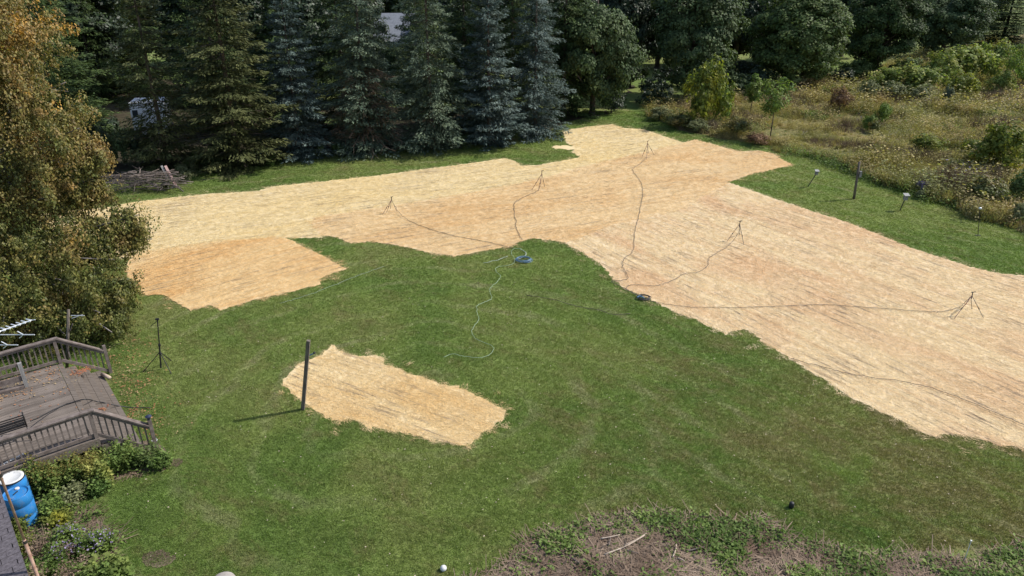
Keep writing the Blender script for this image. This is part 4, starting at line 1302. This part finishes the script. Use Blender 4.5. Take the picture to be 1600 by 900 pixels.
while y < yb_ - 0.05:
    off = (row % 3) * sw / 3 * 1.1 + random.uniform(-.02, .02)
    x = xe_(y + ex_ / 2) + 0.015
    first = True
    while x > xe_(y) - 2.6:
        w_ = (sw - off if first and off > 0.05 else sw) - 0.012
        key = round(w_, 2)
        if key not in shm:
            shm[key] = MB().box((-w_ / 2, ex_ * 0.55, 0), (w_ / 2, ex_ * 0.62, 0.006)).mesh('shingle')
        link('shingle', shm[key], M['shingle'], rf, (x, y, rz_(y) + 0.017 + random.uniform(0, .005)), (ang - 0.05, 0, random.gauss(0, 0.004)))
        x -= w_ + 0.012
        first = False
    y += ex_
    row += 1
MB().box(((x_edge - 0.35 - 9) / 2, (ya + yb_) / 2, 1.13), ((9 + x_edge - 0.35) / 2 - 0.0, (yb_ - ya) / 2 - 0.3, 1.13)).build('wall', M['siding'], hs)

mst = Vector((-8.45, 9.63, 0))
top = 7.05
ms = thing('antenna_mast', 'tall rusty and white painted pipe mast standing beside the shingle roof', 'mast', mst)
MB().tube([(0, 0, 0), (0, 0, 3.2)], 0.028, 10).build('lower_pipe', M['rust'], ms, True)
MB().tube([(0, 0, 3.1), (0, 0, top)], 0.020, 10).build('upper_pipe', M['rust'], ms, True)
for zz in (1.2, 2.3, 3.15, 4.6):
    MB().tube([(0, 0, zz - .03), (0, 0, zz + .03)], 0.034, 10).build('clamp', M['black_iron'], ms)

an = thing('television_antenna', 'silver rooftop antenna whose toothed boom sticks in from the left edge', 'antenna', mst + Vector((0, 0, top - 0.08)))
def A3(px, py, Y): return AtY(px, py, Y) - an.location
b0, b1 = Vector((-0.1, 0, 0)), A3(50, 500, 10.7)
MB().tube([b0, b1], 0.012, 8).build('boom', M['alu'], an, True)
bdv = (b1 - b0).normalized()
side = bdv.cross(Vector((0, 0, 1))).normalized()
n = 12
for i in range(n):
    p = b0.lerp(b1, 0.30 + 0.69 * i / (n - 1))
    MB().tube([p - side * 0.015 + Vector((-0.075, 0, 0.02)), p, p + Vector((0.07, 0.0, 0.012))], 0.009, 5).build('director', M['alu'], an)
for (pa, pb, pv) in (((0, 523), (54, 523), (37, 523)), ((-40, 539), (28, 539), (12, 539))):
    Yq = 10.2
    a, b, vv = A3(*pa, Yq), A3(*pb, Yq), A3(*pv, Yq)
    el = MB().tube([a, b], 0.009, 6).build('dipole', M['alu'], an)
    MB().tube([vv + Vector((-0.085, 0, 0.06)), vv, vv + Vector((-0.085, 0, -0.06))], 0.008, 5).build('arrow_bar', M['alu'], el)
MB().tube([A3(-25, 530, 10.2), A3(-60, 545, 9.9), Vector((0, 0, 0))], 0.010, 6).build('stay', M['alu'], an)

# leaning pipe on deck floor behind the balusters (white)
pa, pb = G(2, 727, DZ + 0.06), G(37, 709, DZ + 0.06)
o = MB().tube([pa, pb], 0.022, 8).build('white_pipe', M['white'])
tag(o, 'white plastic pipe lying on the deck behind the balusters near the barrels', 'pipe')

# wooden pole with a small aerial behind the deck
pb_ = dk.matrix_basis @ Vector((0.12, DLEN + 1.0, 0))
pt_ = AtY(107, 484, pb_.y)
pole = thing('aerial_pole', 'thin dark wooden pole with a tiny aerial behind the far deck railing', 'pole', pb_)
MB().tube([(0, 0, 0), pt_ - pb_], 0.052, 8, 0.042).build('shaft', M['post_wood'], pole, True)
q = AtY(111, 493, pb_.y) - pb_
MB().tube([q, q + Vector((0.42, 0, 0.0))], 0.012, 5).build('aerial', M['alu'], pole)
MB().tube([q + Vector((0, 0, -0.1)), q + Vector((0.3, 0.1, -0.02))], 0.010, 5).build('aerial', M['alu'], pole)
MB().tube([pt_ - pb_ + Vector((0.0, 0, -0.5)), pt_ - pb_ + Vector((-0.15, 0, -0.75))], 0.02, 5).build('bracket', M['rail'], pole)

# ================================================================== BARRELS
def barrel(px, py, label, lid_mat, lidk):
    g = G(px, py, 0.9)
    b = thing('barrel', label, 'barrel', (g.x, g.y, 0), random.uniform(0, 6), 'blue barrels between the house and the deck')
    R0 = 0.292
    prof = [(0.25, 0.0), (0.275, 0.015), (0.283, 0.06), (R0, 0.12), (R0, 0.27), (R0 - 0.014, 0.285), (R0, 0.30), (R0 + .004, 0.45), (R0, 0.60), (R0 - 0.014, 0.615), (R0, 0.63), (R0 - 0.002, 0.78), (0.283, 0.85), (0.272, 0.875), (0.272, 0.90), (0.262, 0.90), (0.258, 0.878)]
    MB().lathe(prof, 36).build('body', M['barrel'], b, True)
    if lidk:
        MB().lathe([(0.27, 0.900), (0.282, 0.905), (0.282, 0.93), (0.27, 0.932)], 36).build('lid_rim', M['black'], b)
        MB().lathe([(0.268, 0.925), (0.262, 0.942), (0.20, 0.944), (0.19, 0.936), (0.02, 0.937)], 36).build('lid', M['white'], b, True)
        MB().lathe([(0.045, 0.937), (0.045, 0.962), (0.035, 0.967)], 12, (0.19, 0.06, 0)).build('cap', M['black'], b)
    else:
        MB().lathe([(0.255, 0.872), (0.2, 0.882), (0.02, 0.884)], 36).build('top', M['barrel'], b, True)
        MB().lathe([(0.05, 0.883), (0.05, 0.905), (0.04, 0.91)], 14, (0.15, 0.08, 0)).build('bung', M['white'], b)
        MB().lathe([(0.05, 0.883), (0.05, 0.905), (0.04, 0.91)], 14, (-0.17, -0.04, 0)).build('bung', M['barrel'], b)
        MB().box((0.0, 0.0, 0.895), (0.07, 0.01, 0.008)).build('handle', M['black'], b)
    return b
random.seed(3)
barrel(24, 770, 'blue plastic barrel with blue top, the nearer of the two', None, False)
barrel(18, 748, 'blue plastic barrel with white lid, closer to the deck', None, True)
barrel(-22, 751, 'blue plastic barrel with white lid cut by the left edge of the picture', None, True)

# ================================================================== PLANTS BY THE DECK
def weed_clump(px, py, ytop, wpx, mats, label, seed, n=900, size=0.085, cat='plant', name='garden_plant', top=None):
    """leafy stems; mats = (leaf material, flower material or None)"""
    b = G(px, py)
    H = max(0.15, height_at(b, ytop))
    Rr = wpx / 2 * (b.y * cP + CAM_H * sP) / FPX
    rg = np.random.default_rng(seed)
    ns = 26
    mb = MB()
    P, D, Nn, L = [], [], [], []
    F_, FD, FN, FL = [], [], [], []
    for i in range(ns):
        a = rg.uniform(0, 2 * PI); r = Rr * math.sqrt(rg.random()) * 0.85
        hh = H * rg.uniform(0.6, 1.05) * (1 - 0.3 * r / Rr)
        p0 = np.array([r * math.cos(a) * 0.6, r * math.sin(a) * 0.6, 0]); p1 = np.array([r * math.cos(a) * 1.1, r * math.sin(a) * 1.1, hh])
        mb.tube([p0, (p0 + p1) / 2 + [0, 0, 0.05], p1], 0.007, 3, 0.003, cap=False)
        k = n // ns
        t = rg.uniform(0.12, 1.0, k) ** 0.8
        q = p0 + (p1 - p0) * t[:, None] + rg.normal(0, 0.05, (k, 3))
        d = rnd_dirs(rg, k); d[:, 2] = d[:, 2] * 0.4 - 0.1
        P.append(q + d * 0.02); D.append(d); nn = rnd_dirs(rg, k) * 0.6; nn[:, 2] += 1; Nn.append(unit(nn)); L.append(size * rg.uniform(0.55, 1.3, k))
        if mats[1] is not None:
            k = 14 if mats[1] != 'aster' else (9 if i % 2 else 0)
            q = p1 + rg.normal(0, 0.065, (k, 3)) + [0, 0, 0.03]
            F_.append(q); FD.append(rnd_dirs(rg, k)); FN.append(rnd_dirs(rg, k) + [0, 0, 0.8]); FL.append(rg.uniform(0.03, 0.065, k))
    t = thing(name, label, cat, b)
    mb.build('stems', M['dead'] if mats[0] == 'dead' else M['weed'], t)
    L = np.concatenate(L)
    link('foliage', leaves('foliage', np.concatenate(P), np.concatenate(D), np.concatenate(Nn), L, L * 0.6), M[mats[0]], t)
    if mats[1]:
        L = np.concatenate(FL)
        tag(link('flowers', leaves('flowers', np.concatenate(F_), np.concatenate(FD), unit(np.concatenate(FN)), L, L * 0.7), M[mats[1]], t), kind='stuff')
    return t
GP_ = [(62, 772, 712, 44, ('weed', 'goldenrod'), 'tall goldenrod with yellow plumes right beside the blue barrels'),
       (88, 768, 722, 46, ('weed', 'goldenrod'), 'goldenrod clump second from the barrels'),
       (112, 758, 712, 50, ('weed', 'goldenrod'), 'goldenrod clump below the middle of the deck rail'),
       (100, 730, 702, 50, ('greybush', None), 'pale flowered shrub against the deck fascia'),
       (140, 748, 708, 46, ('sumac', 'goldenrod'), 'yellow and brown leaved shrub before the deck corner post'),
       (165, 752, 706, 50, ('sumac', None), 'bright green leafy shrub below the deck corner post'),
       (178, 735, 688, 62, ('sapling', None), 'tallest green shrub beside the stair railing'),
       (205, 728, 684, 56, ('sapling', None), 'green shrub under the stair railing'),
       (232, 722, 690, 46, ('maple_light', None), 'dark green shrub at the end post of the stairs'),
       (250, 728, 706, 34, ('weed', None), 'low weeds at the lawn side of the end post'),
       (155, 768, 748, 40, ('sapling', None), 'low lime green plant on the lawn edge of the bed'),
       (85, 800, 776, 48, ('weed', None), 'low dull green plants right of the nearer barrel'),
       (120, 782, 760, 50, ('greybush', None), 'pale grassy weeds between goldenrod and lawn'),
       (92, 816, 798, 40, ('yellowgreen', None), 'low yellow leaved plant above the asters'),
       (30, 832, 806, 36, ('yellowgreen', None), 'yellow leaved vine at the foot of the nearer barrel'),
       (38, 862, 836, 30, ('yellowgreen', None), 'yellow leaved vine between the roof edge and the mast'),
       (108, 848, 822, 36, ('weed', 'aster'), 'upper purple aster clump in the bed'),
       (103, 874, 852, 34, ('dead', 'aster'), 'lowest purple aster clump in the bed'),
       (142, 862, 838, 44, ('weed', 'aster'), 'middle purple aster clump in the bed'),
       (166, 858, 836, 32, ('weed', 'aster'), 'purple aster clump nearest the lawn'),
       (70, 862, 828, 56, ('dead', None), 'withered pinkish brown stems left of the asters'),
       (78, 890, 862, 64, ('weed', None), 'dull green tangle of weeds at the bottom of the bed'),
       (120, 905, 874, 60, ('dead', None), 'dead brown stems below the asters'),
       (150, 908, 880, 44, ('sapling', None), 'large leaved light green plant at the bottom edge'),
       (182, 905, 872, 44, ('sapling', None), 'bright green broad leaved weed nearest the lawn at the bottom edge'),
       (60, 935, 885, 60, ('dead', None), 'dead stems at the bottom beside the mast')]
for i, (px, py, yt, wd, mts, lab) in enumerate(GP_):
    weed_clump(px, py, yt, wd, mts, lab, 800 + i, n=[1000, 620][mts[0] == 'dead'], size=0.05 if mts[0] == 'dead' else 0.13 if 'broad' in lab or 'large leaved' in lab else 0.085)
# litter of dead stems in the bed
P = cand(9000, -14, -6, 6.5, 16, rg)
P = P[inside(P, bed_out)]
P = P[rg.random(len(P)) < 0.5]
scatter('bed_litter', np.column_stack([P, np.full(len(P), 0.02)]), rg.uniform(0, 6, len(P)), rg.uniform(0.5, 1.2, len(P)), pick(rg, P, 2), tw, 'dead stems and litter on the soil of the planting bed', 'litter')
bw = P[rg.random(len(P)) < 0.6]
scatter('bed_weeds', np.column_stack([bw, np.zeros(len(bw))]), rg.uniform(0, 6, len(bw)), rg.uniform(0.3, 0.9, len(bw)), pick(rg, bw, 2), br, 'small green weeds between the plants of the bed', 'weeds')

# fallen leaves on the deck, on the steps and on the lawn beside it
fl = [proto('fallen_leaf', leaves('fallen_leaf', np.array([[0, 0, 0.004]]), np.array([[1.0, 0.1, 0.05]]), np.array([[0.1, 0.2, 1.0]]), [0.05 + 0.012 * i], [0.035 + 0.006 * i]), M['leaf_litter']) for i in range(3)]
LP = []
def heap(px, py, n, sx, sy, z):
    g = G(px, py, z)
    for i in range(n):
        LP.append((g.x + random.gauss(0, sx), g.y + random.gauss(0, sy), z + 0.006 + random.uniform(0, 0.02)))
heap(75, 588, 110, 0.5, 0.4, DZ); heap(60, 610, 50, 0.6, 0.5, DZ); heap(8, 612, 130, 0.3, 0.25, DZ); heap(20, 592, 70, 0.3, 0.2, DZ)
heap(122, 582, 60, 0.12, 0.1, DZ - rise); heap(134, 578, 70, 0.10, 0.1, DZ - rise)
heap(161, 640, 40, 0.08, 0.1, DZ - rise * 2); heap(55, 640, 40, 0.9, 0.7, DZ); heap(200, 655, 60, 0.12, 0.3, 0.012)
for _ in range(1300):
    g = G(random.choice([random.gauss(205, 28), random.gauss(190, 40)]), random.uniform(520, 690))
    lx_, ly_ = (g - DB).dot(dw), (g - DB).dot(da)
    if lx_ > 1.0 + random.random() * 0.3 and random.random() < math.exp(-(lx_ - 1.0) / 1.6) + 0.03:
        LP.append((g.x, g.y, 0.045 + random.uniform(0, 0.02)))
LP = np.array(LP)
scatter('fallen_leaves', LP, rg.uniform(0, 6, len(LP)), rg.uniform(0.6, 1.2, len(LP)), pick(rg, LP, 3), fl, 'orange and tan fallen leaves on the deck, its steps and the lawn beside them', 'leaves')
for _n in (1,):
    Q = cand(1100, -20, 12, 9, 30, rg); Q = Q[in_view(Q)]
    for kk in OUT: Q = Q[~inside(Q, OUT[kk])]
    lx, ly = deck_local(Q); Q = Q[~((lx < 1.3) & (ly > -0.2) & (ly < DLEN + .2))]
    scatter('lawn_flecks', np.column_stack([Q, np.full(len(Q), 0.05)]), rg.uniform(0, 6, len(Q)), rg.uniform(0.3, 0.7, len(Q)), pick(rg, Q, 3), [proto('pale_leaf', leaves('pale_leaf', np.array([[0, 0, 0.004]]), np.array([[1.0, 0.1, 0.05]]), np.array([[0.1, 0.2, 1.0]]), [0.08], [0.05]), M['twig_pale'])] * 3,
            'pale dry leaf flecks scattered over the lawn', 'leaves')

# ================================================================== POSTS, BIRD BOXES, STANDS
pb1 = G(473, 640)
pt1 = AtY(482, 532, pb1.y)
p1 = thing('wooden_post', 'tall dark square post leaning at the left tip of the small straw bed', 'post', pb1)
dv = pt1 - pb1
MB().bar((0, 0, -0.02), dv, 0.10, 0.10, (0, 1, 0)).build('shaft', M['post_wood'], p1)
q = AtY(484, 555, pb1.y) - pb1
MB().tube([q, q + Vector((0.12, 0, 0.06))], 0.022, 8).build('faucet', M['hose_blue'], p1)
MB().lathe([(0.035, -0.02), (0.038, 0.02)], 10).build('faucet_handle', M['black'], p1, False, q + Vector((0.14, 0, 0.08)), (0, 1.1, 0))

pb2 = G(1334, 311)
p2 = thing('wooden_post', 'dark weathered wooden post with a small box on the mown strip beside the meadow', 'post', pb2)
dv = AtY(1343, 253, pb2.y) - pb2
MB().tube([(0, 0, 0), dv * 0.5, dv], 0.07, 10, 0.058).build('shaft', M['post_wood'], p2, True)
MB().box(dv * 0.68 + Vector((0.13, -0.03, 0)), (0.06, 0.06, 0.16)).build('box', M['grey_wood'], p2)

def birdbox(bx, by, tx, ty, label, s=1.0):
    b = G(bx, by)
    tp = AtY(tx, ty, b.y) - b
    t = thing('bird_box', label, 'bird box', b, 0, 'bird boxes on the mown strip')
    MB().tube([(0, 0, 0), tp], 0.026, 8).build('pole', M['black_iron'], t)
    MB().box(tp + Vector((0.02, 0, 0.08)), (0.095 * s, 0.09 * s, 0.13 * s)).build('house_box', M['grey_wood'], t)
    MB().box(tp + Vector((0.03, 0, 0.25 * s)), (0.145 * s, 0.145 * s, 0.012), Matrix.Rotation(0.25, 3, 'X')).build('roof', M['roof_grey'], t)
    MB().lathe([(0.02, 0), (0.02, 0.006)], 10).build('entrance_hole', M['black'], t, False, tp + Vector((0.02, -0.091 * s, 0.12)), (PI / 2, 0, 0))
    return t
birdbox(1406, 329, 1414, 311, 'bird box with a white roof on a dark pole, right of the weathered wooden post', 0.95)
birdbox(1262, 292, 1275, 272, 'small bird box on a thin tilted pole, left of the weathered wooden post', 0.8)
mk = G(1528, 368)
t = thing('bird_feeder', 'thin dark rod with a small white cup at the right of the mown strip', 'feeder', mk)
tp = AtY(1531, 327, mk.y) - mk
MB().tube([(0, 0, 0), tp], 0.014, 6).build('rod', M['black_iron'], t)
MB().lathe([(0.02, 0), (0.065, 0.015), (0.07, 0.07), (0.03, 0.10)], 12).build('cup', M['alu'], t, True, tp)
MB().box((0, 0, 0.01), (0.12, 0.06, 0.012)).build('foot', M['black_iron'], t)

# speaker-like stand left of the lawn
sb = G(252, 577)
st = thing('tripod_stand', 'thin black tripod stand on the lawn right of the autumn tree', 'stand', sb)
tp = AtY(246, 500, sb.y) - sb
MB().tube([(0, 0, 0.05), tp * 0.5], 0.026, 8).build('lower_tube', M['black'], st)
MB().tube([tp * 0.45, tp], 0.019, 8).build('upper_tube', M['black'], st)
for zz in (0.5, 0.33):
    MB().tube([tp * zz - Vector((0, 0, .035)), tp * zz + Vector((0, 0, .035))], 0.042, 8).build('clamp', M['black'], st)
for a_ in (3.5, 5.7, 1.4):
    MB().tube([tp * 0.36, (math.cos(a_) * 0.55, math.sin(a_) * 0.55, 0.01)], 0.014, 6).build('leg', M['black'], st)
MB().tube([tp + Vector((0.03, 0, 0)), tp + Vector((-0.26, 0, -0.22))], 0.010, 5).build('arm', M['black'], st)
MB().tube([tp + Vector((0.05, 0, 0.03)), tp + Vector((-0.05, 0, 0.03))], 0.035, 8).build('head', M['black'], st)

# ================================================================== SPRINKLERS
def sprinkler(tx, ty, feet, label, r=0.0125):
    F_ = [G(*f) for f in feet]
    base = sum(F_, Vector()) / len(F_)
    top_ = AtY(tx, ty, base.y) - base
    t = thing('sprinkler', label, 'sprinkler', base, 0, 'tripod sprinklers on the straw')
    for i, f in enumerate(F_):
        e = f - base; e.z = 0.045
        l_ = MB().tube([top_ * 0.97, e], r, 6, r * 0.9).build('leg', M['red_metal'] if i != 1 else M['hose'], t)
        MB().tube([(top_ * 0.45 + e * 0.55), (top_ * 0.38 + e * 0.62)], r * 1.7, 6).build('joint', M['black'], l_)
    MB().tube([top_ * 0.8, top_ + Vector((0, 0, 0.10))], r * 1.5, 8).build('riser', M['black'], t)
    MB().tube([top_ + Vector((-0.07, 0, 0.10)), top_ + Vector((0.09, 0, 0.13))], r * 1.3, 6).build('spray_head', M['black'], t)
    MB().tube([top_ * 0.8, top_ * 0.35 + Vector((0.05, -0.1, 0))], r * 0.9, 5).build('feed_pipe', M['hose'], t)
    return t
sprinkler(612, 311, [(604, 333), (620, 331), (598, 336)], 'tripod sprinkler furthest left, on the orange band of straw')
sprinkler(847, 270, [(831, 298), (851, 293), (841, 300)], 'tripod sprinkler in the middle of the far straw above the lawn tip')
sprinkler(1012, 223, [(1003, 246), (1022, 243), (1010, 250)], 'tripod sprinkler furthest away near the maples')
sprinkler(1156, 349, [(1136, 378), (1162, 384), (1158, 365)], 'tripod sprinkler in the middle of the right hand field')
sprinkler(1519, 461, [(1490, 500), (1536, 498), (1508, 478)], 'nearest tripod sprinkler near the right edge', 0.011)

# ================================================================== HOSES
def hose(pts, mat, r, label, z=0.055, name='hose', cat='hose', wob=0.02, ends=None):
    P_ = [G(p[0], p[1], p[2] if len(p) > 2 else z) for p in pts]
    P_ = spline(P_, 7)
    for p in P_[1:-1]: p += Vector((random.gauss(0, wob), random.gauss(0, wob), 0))
    o0 = P_[0].copy(); o0.z = 0
    o = MB().tube([p - o0 for p in P_], r, 6).build(name, M[mat], None, True, o0)
    return tag(o, label, cat)
hose([(617, 322, .4), (624, 332, .15), (640, 345), (670, 357), (700, 366), (740, 374), (770, 380), (787, 384), (803, 388)], 'hose', 0.010, 'dark hose from the leftmost sprinkler to the lawn tip')
hose([(846, 288, .5), (838, 299, .1), (822, 306), (806, 315), (803, 325), (806, 345), (808, 358), (816, 374)], 'hose', 0.010, 'dark hose from the second sprinkler down to the lawn tip')
hose([(1011, 245), (1000, 256), (989, 264), (995, 275), (1003, 288), (1004, 305), (999, 335), (992, 360), (989, 392), (977, 402), (973, 415), (980, 430), (978, 436), (955, 440)], 'hose', 0.010, 'dark hose winding down from the furthest sprinkler')
hose([(1156, 354, .75), (1151, 368, .4), (1144, 378, .1), (1135, 386), (1118, 396), (1108, 404), (1106, 415), (1090, 425), (1070, 428), (1050, 438), (1025, 446), (998, 445), (983, 446), (979, 452), (990, 458), (1003, 463)], 'hose', 0.0092, 'dark hose curling from the middle field sprinkler to the coil at the straw edge')
hose([(955, 440), (975, 450), (990, 458), (1005, 466), (1028, 473), (1075, 479), (1120, 480), (1180, 480), (1240, 477), (1290, 476), (1340, 479), (1400, 483), (1450, 487), (1475, 486), (1497, 480), (1508, 472, .25), (1517, 464, .7)], 'hose', 0.0092, 'long dark hose across the straw to the nearest sprinkler')
hose([(1236, 560), (1258, 566), (1300, 577), (1340, 586), (1420, 598), (1480, 614), (1540, 638), (1600, 663), (1680, 700)], 'hose', 0.0092, 'dark hose leaving the picture at the lower right of the straw')
hose([(693, 558), (708, 553), (728, 557), (755, 558), (770, 549), (768, 540), (745, 530), (737, 519), (742, 508), (748, 497), (745, 479), (757, 472), (768, 466), (765, 452), (777, 440), (782, 431), (775, 424), (778, 417), (800, 413), (804, 405), (799, 396), (802, 389), (812, 388)], 'hose_pale', 0.0075, 'pale green hose snaking down the lawn', z=0.06, wob=0.01)
hose([(437, 474), (480, 461), (520, 446), (560, 430), (600, 416)], 'cord_pale', 0.0045, 'thin pale cord lying on the lawn right of the orange straw patch', z=0.07, name='cord', cat='cord')
hose([(755, 411), (775, 407), (793, 400)], 'cord_pale', 0.010, 'short pale cord left of the blue hose coil', z=0.07, name='cord', cat='cord')
hose([(822, 461), (860, 467), (900, 478), (935, 484), (960, 491), (985, 490)], 'hose', 0.010, 'faint black cord in the lawn left of the dark coil', z=0.05, name='cord', cat='cord')
hose([(812, 388), (820, 393), (822, 398), (815, 403), (810, 405)], 'cord_pale', 0.012, 'looped pale hose end above the blue coil', z=0.06)
hose([(48, 658, DZ + .55), (62, 652, DZ + .25), (90, 637, DZ + .05), (115, 628, DZ + .03), (134, 624, DZ + .03), (150, 627, .52), (170, 631, .38), (190, 635, .18), (210, 637, .06), (235, 637, .05)], 'black', 0.016, 'black cable crossing the deck from the bench down to the lawn', name='cable', cat='cable', wob=0.004)

def coil(px, py, r, n, mat, label, tr=0.013, name='hose_coil'):
    c = G(px, py)
    mb = MB()
    t = thing(name, label, 'hose coil', c)
    for k in range(n):
        rr = r * random.uniform(0.82, 1.05); dx, dy = random.gauss(0, .03), random.gauss(0, .03)
        z0 = 0.05 + 0.014 * k
        pts = [(dx + rr * math.cos(a), dy + rr * 0.85 * math.sin(a), z0 + 0.012 * math.sin(a * 2 + k)) for a in np.linspace(0, 2 * PI, 25)]
        MB().tube(pts, tr, 6).build('loop', M[mat], t, True)
    return t
coil(818, 408, 0.34, 6, 'hose_blue', 'coil of blue hose at the tip of the lawn', 0.012)
coil(1005, 467, 0.26, 4, 'black', 'small black and blue hose coil at the straw edge', 0.015)
o = MB().tube(spline([(-.15, 0, .09), (-.05, .05, .12), (.07, 0, .11), (.12, -.06, .08)], 4), 0.03, 8).build('hose_connector', M['hose_blue'], None, True, G(1001, 468))
tag(o, 'blue connector lying on the small dark hose coil', 'connector')

# ================================================================== SMALL THINGS ON THE LAWN
o = MB().lathe([(0.055, 0.0), (0.065, 0.04), (0.06, 0.14), (0.04, 0.165), (0.01, 0.17)], 14).build('black_cap', M['black'], None, True, G(1236, 793))
tag(o, 'small black plastic cap standing alone in the right of the lawn', 'cap')
o = MB().lathe([(0.03, 0.0), (0.062, 0.02), (0.075, 0.06), (0.062, 0.10), (0.03, 0.122), (0.005, 0.127)], 16).build('white_ball', M['white'], None, True, G(693, 891))
tag(o, 'small white ball on the grass at the bottom of the picture', 'ball')
o = MB().lathe([(0.21, -0.05), (0.225, 0.05), (0.20, 0.13), (0.14, 0.175), (0.06, 0.19), (0.01, 0.192)], 18).build('boulder', M['stone'], None, True, G(349, 912))
for v_ in o.data.vertices:
    s_ = 1 + 0.09 * math.sin(v_.co.x * 9 + v_.co.y * 5) + 0.05 * math.sin(v_.co.y * 14)
    v_.co = Vector((v_.co.x * s_ * 1.15, v_.co.y * s_, v_.co.z))
tag(o, 'rounded pale boulder cut by the bottom edge of the picture', 'boulder')
g = G(1506, 878)
sk = thing('garden_stake', 'thin white stake standing in the weeds at the lower right', 'stake', g)
MB().tube([(0, 0, 0), (0, 0, 0.62)], 0.009, 6).build('rod', M['white'], sk)
MB().lathe([(0.02, 0), (0.02, 0.015)], 8).build('cap', M['white'], sk, False, (0, 0, 0.62))
g = G(95, 806)
o = MB().tube([( -0.09, 0, .05), (0.09, 0.02, .06)], 0.02, 8).build('garden_reel_handle', M['hose_blue'], None, True, g)
o.name = 'hose_nozzle'
o.data.materials[0] = plain('teal_plastic', (0.02, 0.22, 0.18), (0.04, 0.3, 0.25), 5, 0.5, 0.4, bs=0)
tag(o, 'small teal hose nozzle among the plants above the asters', 'nozzle')

# ---- brush pile
bp0 = G(228, 297)
bp = thing('brush_pile', 'long heap of grey cut branches at the foot of the left spruces', 'brush pile', bp0)
rg2 = random.Random(12)
for part in range(110):
    L = rg2.uniform(0.8, 2.1)
    cx, cy = rg2.uniform(-2.1, 1.9), rg2.gauss(0, 0.35)
    hh = 1.15 * math.cos(min(1.2, abs(cx) / 2.3)) * math.exp(-(cy / 0.8) ** 2)
    cz = rg2.uniform(0.04, max(0.1, hh))
    a = rg2.gauss(0, 0.45) + (PI if rg2.random() < .5 else 0)
    if cx < -1.6: a = rg2.uniform(-1, 1); cz = rg2.uniform(0.1, 0.8)
    tl = rg2.gauss(0, 0.16)
    d = Vector((math.cos(a) * math.cos(tl), math.sin(a) * math.cos(tl), math.sin(tl)))
    c0 = Vector((cx, cy, cz + 0.05))
    p0, p1 = c0 - d * L / 2, c0 + d * L / 2
    p0.z, p1.z = max(0.03, p0.z), max(0.03, p1.z)
    mb = MB()
    pts = spline([p0, c0 + Vector((rg2.gauss(0, .1), rg2.gauss(0, .1), rg2.gauss(0.03, .07))), p1], 3)
    r_ = rg2.uniform(0.014, 0.04)
    mb.tube(pts, r_, 5, r_ * 0.3)
    for j in range(3):
        q = p0.lerp(p1, rg2.uniform(0.3, 1))
        mb.tube([q, q + (d + Vector((rg2.gauss(0, .6), rg2.gauss(0, .6), rg2.gauss(0, .4)))) * rg2.uniform(.2, .5)], r_ * 0.4, 3, 0.004, cap=False)
    mb.build('branch', M['twig'], bp, True)
g = G(270, 292)
for i, (dx, lab, mt_, w_) in enumerate([(0, 'faded pink board leaning on the right end of the brush pile', 'pink_board', 0.14), (-0.22, 'grey board leaning beside the faded pink one', 'grey_wood', 0.12)]):
    p0 = Vector((0.35, -0.25, 0.03)); p1 = Vector((-0.35, 0.35, 1.15))
    o = MB().bar(p0, p1, w_, 0.03, (0.3, -0.6, 0.8)).build('leaning_board', M[mt_], None, False, g + Vector((dx, 0, 0)))
    tag(o, lab, 'board')
for i, (px, py) in enumerate([(262, 296), (284, 272), (292, 284), (303, 268)]):
    bush(px, py, py - 18, 22, i % 3, 'greybush', ['pale grey green weed in front of the leaning boards', 'pale weed right behind the leaning boards', 'pale weed right of the leaning boards', 'furthest right pale weed past the brush pile'][i], 'weed', None, 'weed')

# view-layer tidy up
bpy.context.view_layer.update()
